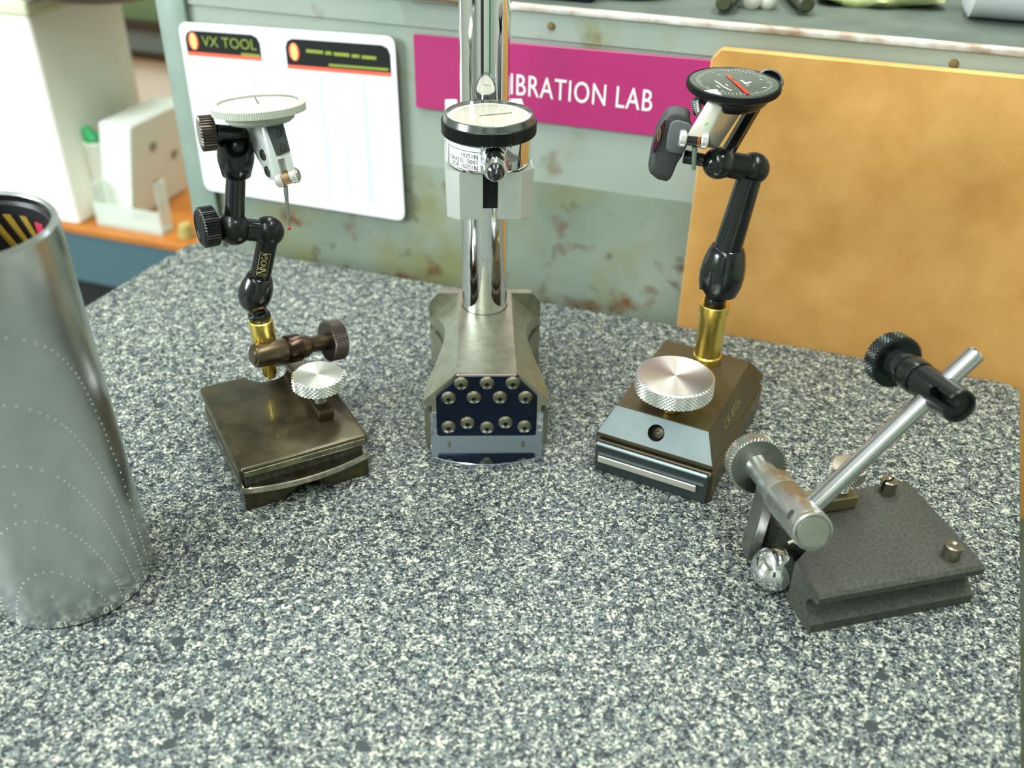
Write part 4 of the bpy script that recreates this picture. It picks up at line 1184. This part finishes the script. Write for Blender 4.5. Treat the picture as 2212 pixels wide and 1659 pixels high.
# lobed plastic clamp knob
sil = [(1437, 237), (1446, 230), (1462, 228), (1483, 233), (1491, 240), (1491, 262), (1496, 270), (1483, 305), (1474, 336), (1463, 352), (1450, 384), (1441, 392), (1420, 387), (1403, 373), (1400, 356), (1406, 318), (1416, 276), (1426, 255)]
ps = [P(x, y, -.006) for x, y in sil]; pb = [P(x, y, .012) for x, y in sil]
cm_ = sum(ps, Vector()) / len(ps)
f1 = [p.lerp(cm_, .16) + Vector((0, -.0035, 0)) for p in ps]
cm2 = sum(pb, Vector()) / len(pb)
b1 = [p.lerp(cm2, .16) + Vector((0, .0035, 0)) for p in pb]
g = G().loft([f1, ps, pb, b1]).bevel(.0014, 2, 20)
wk = part('wing_knob', g, RUBBER, rst, 'black lobed plastic clamp knob', sharp=50)
sil2 = [(1448, 266), (1456, 260), (1466, 259), (1490, 266), (1497, 275), (1488, 305), (1476, 332), (1462, 332), (1446, 330), (1439, 322), (1441, 296)]
ps = [P(x, y, -.0125) for x, y in sil2]; pb = [P(x, y, -.003) for x, y in sil2]
part('grip_lobe', G().loft([ps, pb]).bevel(.0018, 3, 20), GRIPL, wk, 'greyer worn lobe', sharp=50)
sil3 = [(1434, 257), (1437, 262), (1433, 285), (1426, 307), (1416, 326), (1410, 331), (1409, 320), (1414, 298), (1422, 276)]
ps = [P(x, y, -.0105) for x, y in sil3]; pb = [P(x, y, -.006) for x, y in sil3]
part('emblem', G().loft([ps, pb]).bevel(.0004), MAROON, wk, 'maroon oval badge')
g = G()
for s_ in (0, 1, 2):
    ring = [(1423 + 3.5 * math.cos(t) * (1 - .28 * s_) + 5.5 * math.sin(t) * -.28, 290 + 15 * math.sin(t) * (1 - .28 * s_)) for t in [2 * PI * k / 16 for k in range(16)]]
    rin = [(1423 + (x - 1423) * .82, 290 + (y - 290) * .92) for x, y in ring]
    for k in range(16):
        a, b = ring[k], ring[(k + 1) % 16]; c, d = rin[(k + 1) % 16], rin[k]
        g.bm.faces.new([g.bm.verts.new(P(*v, -.0108)) for v in (a, b, c, d)])
part('emblem_print', g, ENGR, wk, recalc=False)

# ------------------------------------------------------------------ right test indicator
dc = aty(1586, 176, YR + .002)
ri = thing('test_indicator', dc, 'black dial test indicator with red pointer held above the brass post', 'dial indicator')
dn_ = Vector((0.0, -0.045, 1)).normalized(); Md = axis(dc, dn_, (1, 0, 0)); rb = mm(102, dc); hz = mm(24, dc)
g = G().lathe(Md, [(0, -hz), (rb * .86, -hz), (rb * .97, -hz * .72), (rb, -hz * .5), (rb, -.0003), (rb - .0006, 0), (rb - .0012, -.0006), (0, -.0006)], 480,
              lambda k, a, r: r - (0.00022 if (int(round(a / (2 * PI) * 480)) % 4 < 2 and k in (3, 4)) else 0))
part('bezel', g, mat('black_bezel', (18, 19, 19), 0.35, 0.4), ri, 'black ridged bezel', sharp=25)
part('dial_face', G().lathe(Md, [(0, -.0005), (rb - .0014, -.0005), (rb - .0014, -.0002), (0, -.0002)], 64), DIALG, ri, 'dark grey-green dial')
g = G()
for k in range(60):
    M2 = Md @ Matrix.Rotation(2 * PI * k / 60, 4, 'Z')
    L_ = .0022 if k % 5 == 0 else .0012
    g.box(M2, rb * .80 - L_, rb * .80, -.00010, .00010, -.00015, -.0001)
part('tick_mark', g, PRINTW, ri, kind='stuff')
g = G()
inv = Md.inverted()


def dl(px_, py_, z=.0):
    p = atp(px_, py_, dc, dn_); v = inv @ p
    return Vector((v.x, v.y, 0))


for (xa, ya), (xb, yb), w in (((1545, 174), (1560, 184), .0011), ((1547, 183), (1556, 189), .0008), ((1560, 185), (1580, 195), .0011), ((1567, 181), (1573, 185), .0008), ((1600, 172), (1612, 180), .0016), ((1608, 181), (1622, 176), .0018), ((1612, 184), (1618, 183), .001), ((1641, 171), (1647, 171), .0009), ((1647, 189), (1655, 188), .0011), ((1549, 161), (1556, 161), .0008)):
    a_, b_ = dl(xa, ya), dl(xb, yb); u = (b_ - a_).normalized(); v = Vector((-u.y, u.x, 0)) * w * .3
    vs = [g.bm.verts.new(Md @ (c + Vector((0, 0, -.0001)))) for c in (a_ - v, b_ - v, b_ + v, a_ + v)]
    g.bm.faces.new(vs)
part('dial_print', g, PRINTW, ri, recalc=False)
a_, b_ = dl(1571, 164), dl(1616, 205); u = (b_ - a_); an = math.atan2(u.y, u.x)
M2 = Md @ Matrix.Translation(a_) @ Matrix.Rotation(an, 4, 'Z')
g = G().prism(M2, [(0, -.0008), (u.length * .35, -.0007), (u.length, -.0007), (u.length, .0007), (u.length * .35, .0007), (0, .0008)], .0002, .0005)
pt = part('pointer', g, RED, ri, 'red pointer')
part('hub', G().lathe(Md @ Matrix.Translation(dl(1585, 175)), [(0, .0002), (.0011, .0002), (.0011, .0008), (0, .0009)], 16), mat('grey_hub', (150, 150, 110), 0.3, 0.8), pt)
g = G().lathe(Md, [(0, .0022), (rb * .35, .0020), (rb * .7, .0013), (rb - .0010, -.0001)], 64)
bmesh.ops.delete(g.bm, geom=[f for f in g.bm.faces if len(f.verts) > 4], context='FACES')
part('crystal', g, CRYSTAL, ri, sharp=80)
part('case', G().lathe(Md, [(0, -hz - .0050), (rb * .60, -hz - .0050), (rb * .74, -hz - .0030), (rb * .84, -hz), (0, -hz)], 64), mat('black_case', (20, 21, 22), 0.35, 0.4), ri)
c_ = aty(1664, 172, YR + .012)
Mx = axis(c_, Vector((0.1, -0.55, 0.85)))
rl = mm(30, c_)
part('rear_lug', G().lathe(Mx, [(0, -.003), (rl, -.003), (rl, .0), (rl * .92, .0006), (rl * .75, .0006), (rl * .7, -.0012), (0, -.0012)], 40), BLACKM, ri)
c0 = aty(1503, 214, YR - .004); c1 = aty(1506, 240, YR - .004)
pr = [(0, 0)]; L_ = (c1 - c0).length
for k in range(6): pr += [(mm(10.5, c0), L_ * k / 6), (mm(10.5, c0), L_ * (k + .5) / 6), (mm(8.5, c0), L_ * (k + .55) / 6), (mm(8.5, c0), L_ * (k + .95) / 6)]
part('ribbed_stud', G().lathe(axis(c0, c1 - c0), pr + [(mm(10, c0), L_), (mm(7, c0), L_ * 1.3), (0, L_ * 1.3)], 24), mat('ribbed_steel', (190, 194, 192), 0.3, 0.9), ri)
# tapering body
Yq = lambda x, y, d: aty(x, y, YR + d)
F = [Yq(1530, 214, -.010), Yq(1568, 214, -.0105), Yq(1527, 300, -.0155), Yq(1480, 296, -.0150)]
Bk = [Yq(1572, 214, .010), Yq(1622, 214, .010), Yq(1551, 322, -.004), Yq(1506, 316, -.004)]
g = G().loft([F, Bk]).bevel(.0007, 2)
part('body', g, mat('pale_body', (216, 214, 200), 0.30, 0.5), ri)
tipc = (F[2] + F[3]) * .5; wd = (F[2] - F[3]).normalized(); dd2 = ((F[3] + F[2]) - (F[0] + F[1])).normalized()
for sx_, r0 in ((-1, 17), (1, 17)):
    c_ = (F[3] if sx_ < 0 else F[2]) + dd2 * mm(8, tipc) + Vector((0, .0025, 0))
    g = G().cyl(c_ - wd * mm(7, tipc), c_ + wd * mm(7, tipc), mm(r0, tipc), seg=28, bev=.0004)
    g.cyl(c_ - wd * mm(6.5, tipc), c_ + wd * mm(6.5, tipc), mm(r0, tipc) * .98, seg=28)
    part('fork_cheek', G().cyl(c_ - wd * mm(8, tipc), c_ + wd * mm(8, tipc), mm(19, tipc), seg=28, bev=.0005), mat('bright_fork2', (230, 232, 230), 0.22, 0.8), ri)
    g.bm.free()
ca2 = F[3] + dd2 * mm(8, tipc) + Vector((0, .0025, 0)); cb2 = F[2] + dd2 * mm(8, tipc) + Vector((0, .0025, 0))
part('pivot', G().cyl(ca2, cb2, mm(14, tipc)), BLACKOX, ri)
part('pivot_ring', G().cyl(ca2.lerp(cb2, .66), ca2.lerp(cb2, .78), mm(16, tipc)), COPPER, ri)
part('pivot_cap', G().cyl(cb2 + wd * mm(7, tipc), cb2 + wd * mm(11, tipc), mm(14, tipc), bev=.0004), mat('plum_cap', (90, 74, 84), 0.3, 0.9), ri)
p0 = Yq(1499, 332, -.013); p1 = Yq(1498, 366, -.012)
part('stylus', G().cyl(p0 + Vector((0, 0, .003)), p1, mm(6, p0), mm(4.5, p0)), mat('grey_stylus', (150, 166, 150), 0.35, 0.8), ri)
p0 = Yq(1569, 334, -.001); p1 = Yq(1638, 216, .016)
part('dovetail_bar', G().cyl(p0, p1, mm(15, p0), mm(15, p0), 6), BLACKOX, ri)
g = G().loft([[Yq(1524, 268, -.0152), Yq(1530, 264, -.0153), Yq(1531, 267, -.0154), Yq(1522, 273, -.0154)], [Yq(1524, 268, -.0148), Yq(1530, 264, -.0149), Yq(1531, 267, -.0150), Yq(1522, 273, -.0150)]])
part('green_mark', g, mat('green_mark', (40, 170, 90), 0.5), ri)

# ------------------------------------------------------------------ surface gauge at lower right
VO = Vector((0.1113, 0.2466, 0)); VA = math.atan2(0.2515, 0.968); VF = frame(VO, VA)
vg = thing('surface_gauge', VF @ Vector((0.034, 0.0265, 0)), 'rough grey grooved base with angled steel rod and clamps at lower right', 'gauge stand')
VW, VD, VH = 0.0684, 0.053, 0.020
prof = [(0.0010, 0), (0.0010, 0.0042), (0.0042, 0.0066), (0.0066, 0.0094), (0.0064, 0.0120), (0.0044, 0.0145), (0.0008, 0.0152), (0, 0.0160), (0, 0.0185), (0.0012, 0.0197), (0.0035, VH)]
full = prof + [(VD - y, z) for y, z in prof[::-1]]
MX = VF @ Matrix(((0, 0, 1, 0), (1, 0, 0, 0), (0, 1, 0, 0), (0, 0, 0, 1)))
notch = [(-0.01, 0.0184), (0.0005, 0.0184), (0.0150, 0.0285), (0.0005, 0.0385), (-0.01, 0.0385)]
g = boolean(G().prism(MX, full, 0, VW), [G().prism(VF, notch, -.01, .05)])
part('base', g, CASTG, vg, sharp=30)
for (px_, py_), s_ in (((1915, 1063), 0), ((2052, 1203), 0)):
    b = atz(px_, py_, VH); h = zfor(b.x, b.y, py_ - 27) - VH
    M = Matrix.Translation((b.x, b.y, VH - .001))
    g = G().lathe(M, [(0, 0), (.0033, 0), (.0033, h + .0006), (.0028, h + .001), (.0016, h + .001), (.0008, h + .0004), (0, h + .0004)], 32)
    if px_ < 2000:
        g = boolean(g, [G().box(M @ Matrix.Rotation(.5, 4, 'Z'), -.006, .006, -.0005, .0005, h * .3, h + .01)])
    part('pin', g, mat('grey_pin_steel', (150, 146, 130), 0.3, 1.0), vg)
# clamp barrel
kb = atz(1634, 1004, .0285); ke = atz(1757, 1150, .0500)
ba = (ke - kb).normalized(); BL = (ke - kb).length; MB_ = axis(kb, ba)
rbb = mm(43, kb.lerp(ke, .7))
part('barrel', G().lathe(MB_, [(0, BL * .54), (rbb * .97, BL * .54), (rbb, BL * .55), (rbb, BL * .955), (rbb * .97, BL * .965), (rbb * .985, BL * .97), (rbb * .97, BL * .99), (rbb * .88, BL * .995), (rbb * .86, BL * .985), (rbb * .8, BL * .985), (rbb * .76, BL * .997), (0, BL)], 64), STEEL, vg)
part('barrel_collar', G().lathe(MB_, [(0, BL * .34), (rbb * .92, BL * .34), (rbb, BL * .36), (rbb * 1.0, BL * .53), (rbb * .97, BL * .54), (0, BL * .54)], 64), STEEL, vg)
part('barrel_neck', G().lathe(MB_, [(0, 0), (rbb * .78, 0), (rbb * .72, BL * .08), (rbb * .72, BL * .34), (0, BL * .34)], 48), STEEL, vg)
rkn = mm(64, kb)
kn = part('clamp_knob', G().diamond(MB_, rkn, -.0055, .0022, 50, 8, 0.0005), mat('knurled_steel', (176, 176, 168), 0.28, 1.0), vg, 'silver diamond-knurled knob', sharp=8)
part('knob_back', G().lathe(MB_, [(0, .0018), (rkn - .0012, .0018), (rkn - .0012, .0023), (rkn * .5, .0028), (rbb * .72, .0034), (0, .0034)], 64), mat('satin_dark_steel', (120, 124, 118), 0.3, 1.0), kn, sharp=50)
hc = kb + ba * BL * .80
# small hole in the barrel wall
hp = atp(1725, 1122, hc + Vector((-.002, -.006, .004)), FW)
vv = (hp - hc); vv = (vv - ba * vv.dot(ba)); hs = (hp - hc).dot(ba)
vv.normalize()
part('set_screw', G().lathe(axis(hc + ba * hs + vv * (rbb * .97), vv), [(0, 0), (.0018, 0), (.0018, rbb * .035), (.0011, rbb * .035), (.0010, rbb * .03), (0, rbb * .03)], 24), mat('set_screw_steel', (90, 94, 90), 0.3, 0.9), vg)
# rod through the barrel
rp = hc
best = None
for k in range(60):
    y = .27 + .0018 * k
    p = aty(2111, 760, y); sc_ = abs((p - rp).normalized().dot(ba))
    if best is None or sc_ < best[0]: best = (sc_, p, y)
rtop = best[1]
rd = (rtop - rp).normalized()
RR = mm(21, rp.lerp(rtop, .5))
part('rod', G().cyl(rp - rd * rbb * .9, rtop, RR, seg=48, bev=.0008), mat('bright_rod_steel', (214, 216, 220), 0.14, 1.0), vg, 'bright angled rod')
# bracket and rocker
bc = kb + ba * BL * .44
foot = VF @ Vector((-0.0042, 0.0425, 0.0030))
lf = -RT; lf = (lf - ba * lf.dot(ba)).normalized()
bah = Vector((ba.x, ba.y, 0)).normalized(); lh = Vector((-RT.x, -RT.y, 0)).normalized()
w1, w2 = BL * .085, .0046
topq = [bc - ba * w1 + lf * rbb * .985, bc + ba * w1 + lf * rbb * .985, bc + ba * w1 + lf * rbb * .35, bc - ba * w1 + lf * rbb * .35]
botq = [foot - bah * w2 + lh * .0024, foot + bah * w2 + lh * .0024, foot + bah * w2 - lh * .0024, foot - bah * w2 - lh * .0024]
g = G().loft([topq, botq]).bevel(.0005)
part('bracket', g, mat('bracket_steel', (150, 154, 148), 0.34, 1.0), vg)
e = VF.inverted() @ atz(1850, 1098, VH)
g = G().box(VF, e.x - .0290, e.x, e.y, e.y + .0085, VH + .0001, VH + .0062).bevel(.0006)
part('rocker_bar', g, mat('rocker_steel', (152, 146, 112), 0.36, 0.9), vg)
ks = VF @ Vector((e.x - .0050, e.y + .0045, VH + .006))
zk = zfor(ks.x, ks.y, 1004); kr = mm(40, Vector((ks.x, ks.y, zk)))
part('screw', G().lathe(Matrix.Translation(ks), [(0, 0)] + [x for k in range(10) for x in ((.0019, k * (zk - ks.z) / 10), (.0024, (k + .5) * (zk - ks.z) / 10))] + [(0, zk - ks.z)], 20), STEEL, vg)
Mk = Matrix.Translation((ks.x, ks.y, zk - .0060))
kn = part('adjusting_knob', G().diamond(Mk, kr, 0, .0060, 36, 6, .0006), mat('dull_knurl', (150, 148, 134), 0.35, 0.9), vg, 'dull knurled adjusting knob behind the rod', sharp=8)
part('knob_face', G().lathe(Mk, [(0, .0055), (kr - .0011, .0055), (kr - .0011, .0062), (kr * .8, .0063), (0, .0063)], 64), mat('dull_knob_face', (176, 172, 156), 0.4, 0.8), kn)
part('spring_clip', G().cyl(VF @ Vector((.0060, .0330, .0150)), VF @ Vector((.0120, .0300, .0200)), .0014, seg=12), mat('clip_steel', (140, 140, 110), 0.35, 0.9), vg)
# black swivel clamp on the rod
cw = atp(2012, 848, rp, Vector((0, 1, 0)))
t_ = min((abs((CAM + (rp + rd * s_ - CAM) - rp).length - 0), s_) for s_ in (0,))
bs = None
for k in range(400):
    s_ = (rtop - rp).length * k / 400; p = rp + rd * s_; v = p - CAM
    px_ = CX + FPX * v.dot(RT) / v.dot(FW)
    if bs is None or abs(px_ - 2022) < bs[0]: bs = (abs(px_ - 2022), p)
sc0 = bs[1]
ax2 = atp(2066, 884, sc0 - Vector((0, .012, -.004)), FW) - atp(1940, 782, sc0 + Vector((0, .016, -.010)), FW)
ax2.normalize(); ax2 = (ax2 - rd * ax2.dot(rd)).normalized()
rs_ = mm(38, sc0)
L0 = mm(118, sc0) / max(.3, math.sqrt(1 - (ax2.dot((sc0 - CAM).normalized())) ** 2))
L1 = mm(58, sc0) / max(.3, math.sqrt(1 - (ax2.dot((sc0 - CAM).normalized())) ** 2))
MS = axis(sc0, ax2)
sw = thing('swivel_clamp', sc0 - Vector((0, 0, rs_)), 'black swivel clamp with knurled knob gripping the angled steel rod', 'clamp')
g = G().lathe(MS, [(0, -L0 * .30), (rs_ * .92, -L0 * .30), (rs_, -L0 * .28), (rs_, L1 * .97), (rs_ * .95, L1), (rs_ * .80, L1), (rs_ * .78, L1 - .0012), (0, L1 - .0012)], 64)
vw = (CAM - sc0); vw = vw - ax2 * vw.dot(ax2); vw = vw - rd * vw.dot(rd) * 1.0; vw.normalize()
hx = sc0 + ax2 * L1 * .42
side = (vw * .95 - rd * .32).normalized()
cut = [G().cyl(hx, hx + side * .02, mm(12, sc0), seg=24)]
Mz = axis(hx, side, ax2)
cut.append(G().box(Mz, 0, L1, -mm(9, sc0), mm(9, sc0), 0, .02))
cut.append(G().cyl(sc0 - rd * .03, sc0 + rd * .03, RR + .00005, seg=48))
g = boolean(g, cut)
part('body', g, BLACKM, sw, sharp=30)
part('sleeve', G().lathe(MS, [(0, -L0 * .58), (rs_ * 1.0, -L0 * .58), (rs_ * 1.04, -L0 * .56), (rs_ * 1.04, -L0 * .36), (rs_ * 1.0, -L0 * .33), (rs_ * .9, -L0 * .33), (rs_ * .9, -L0 * .30), (0, -L0 * .30)], 64), BLACKM, sw)
part('neck', G().lathe(MS, [(0, -L0 * .95), (rs_ * .98, -L0 * .95), (rs_ * .98, -L0 * .62), (rs_ * .9, -L0 * .61), (rs_ * .9, -L0 * .58), (0, -L0 * .58)], 48), BLACKOX, sw)
part('knob', G().diamond(MS, mm(60, sc0 - ax2 * L0), -L0 * 1.10, -L0 * .86, 46, 6, .0005), mat('black_knurl', (46, 52, 50), 0.28, 0.9), sw, 'black diamond-knurled knob', sharp=8)
# steel ball in the notch
bc_ = atz(1672, 1228, .0088)
solo('steel_ball', G().ball(Vector((bc_.x, bc_.y, .0088)), .0088, 48), CHROME, 'polished steel ball beside the notch of the grey grooved base', 'ball')
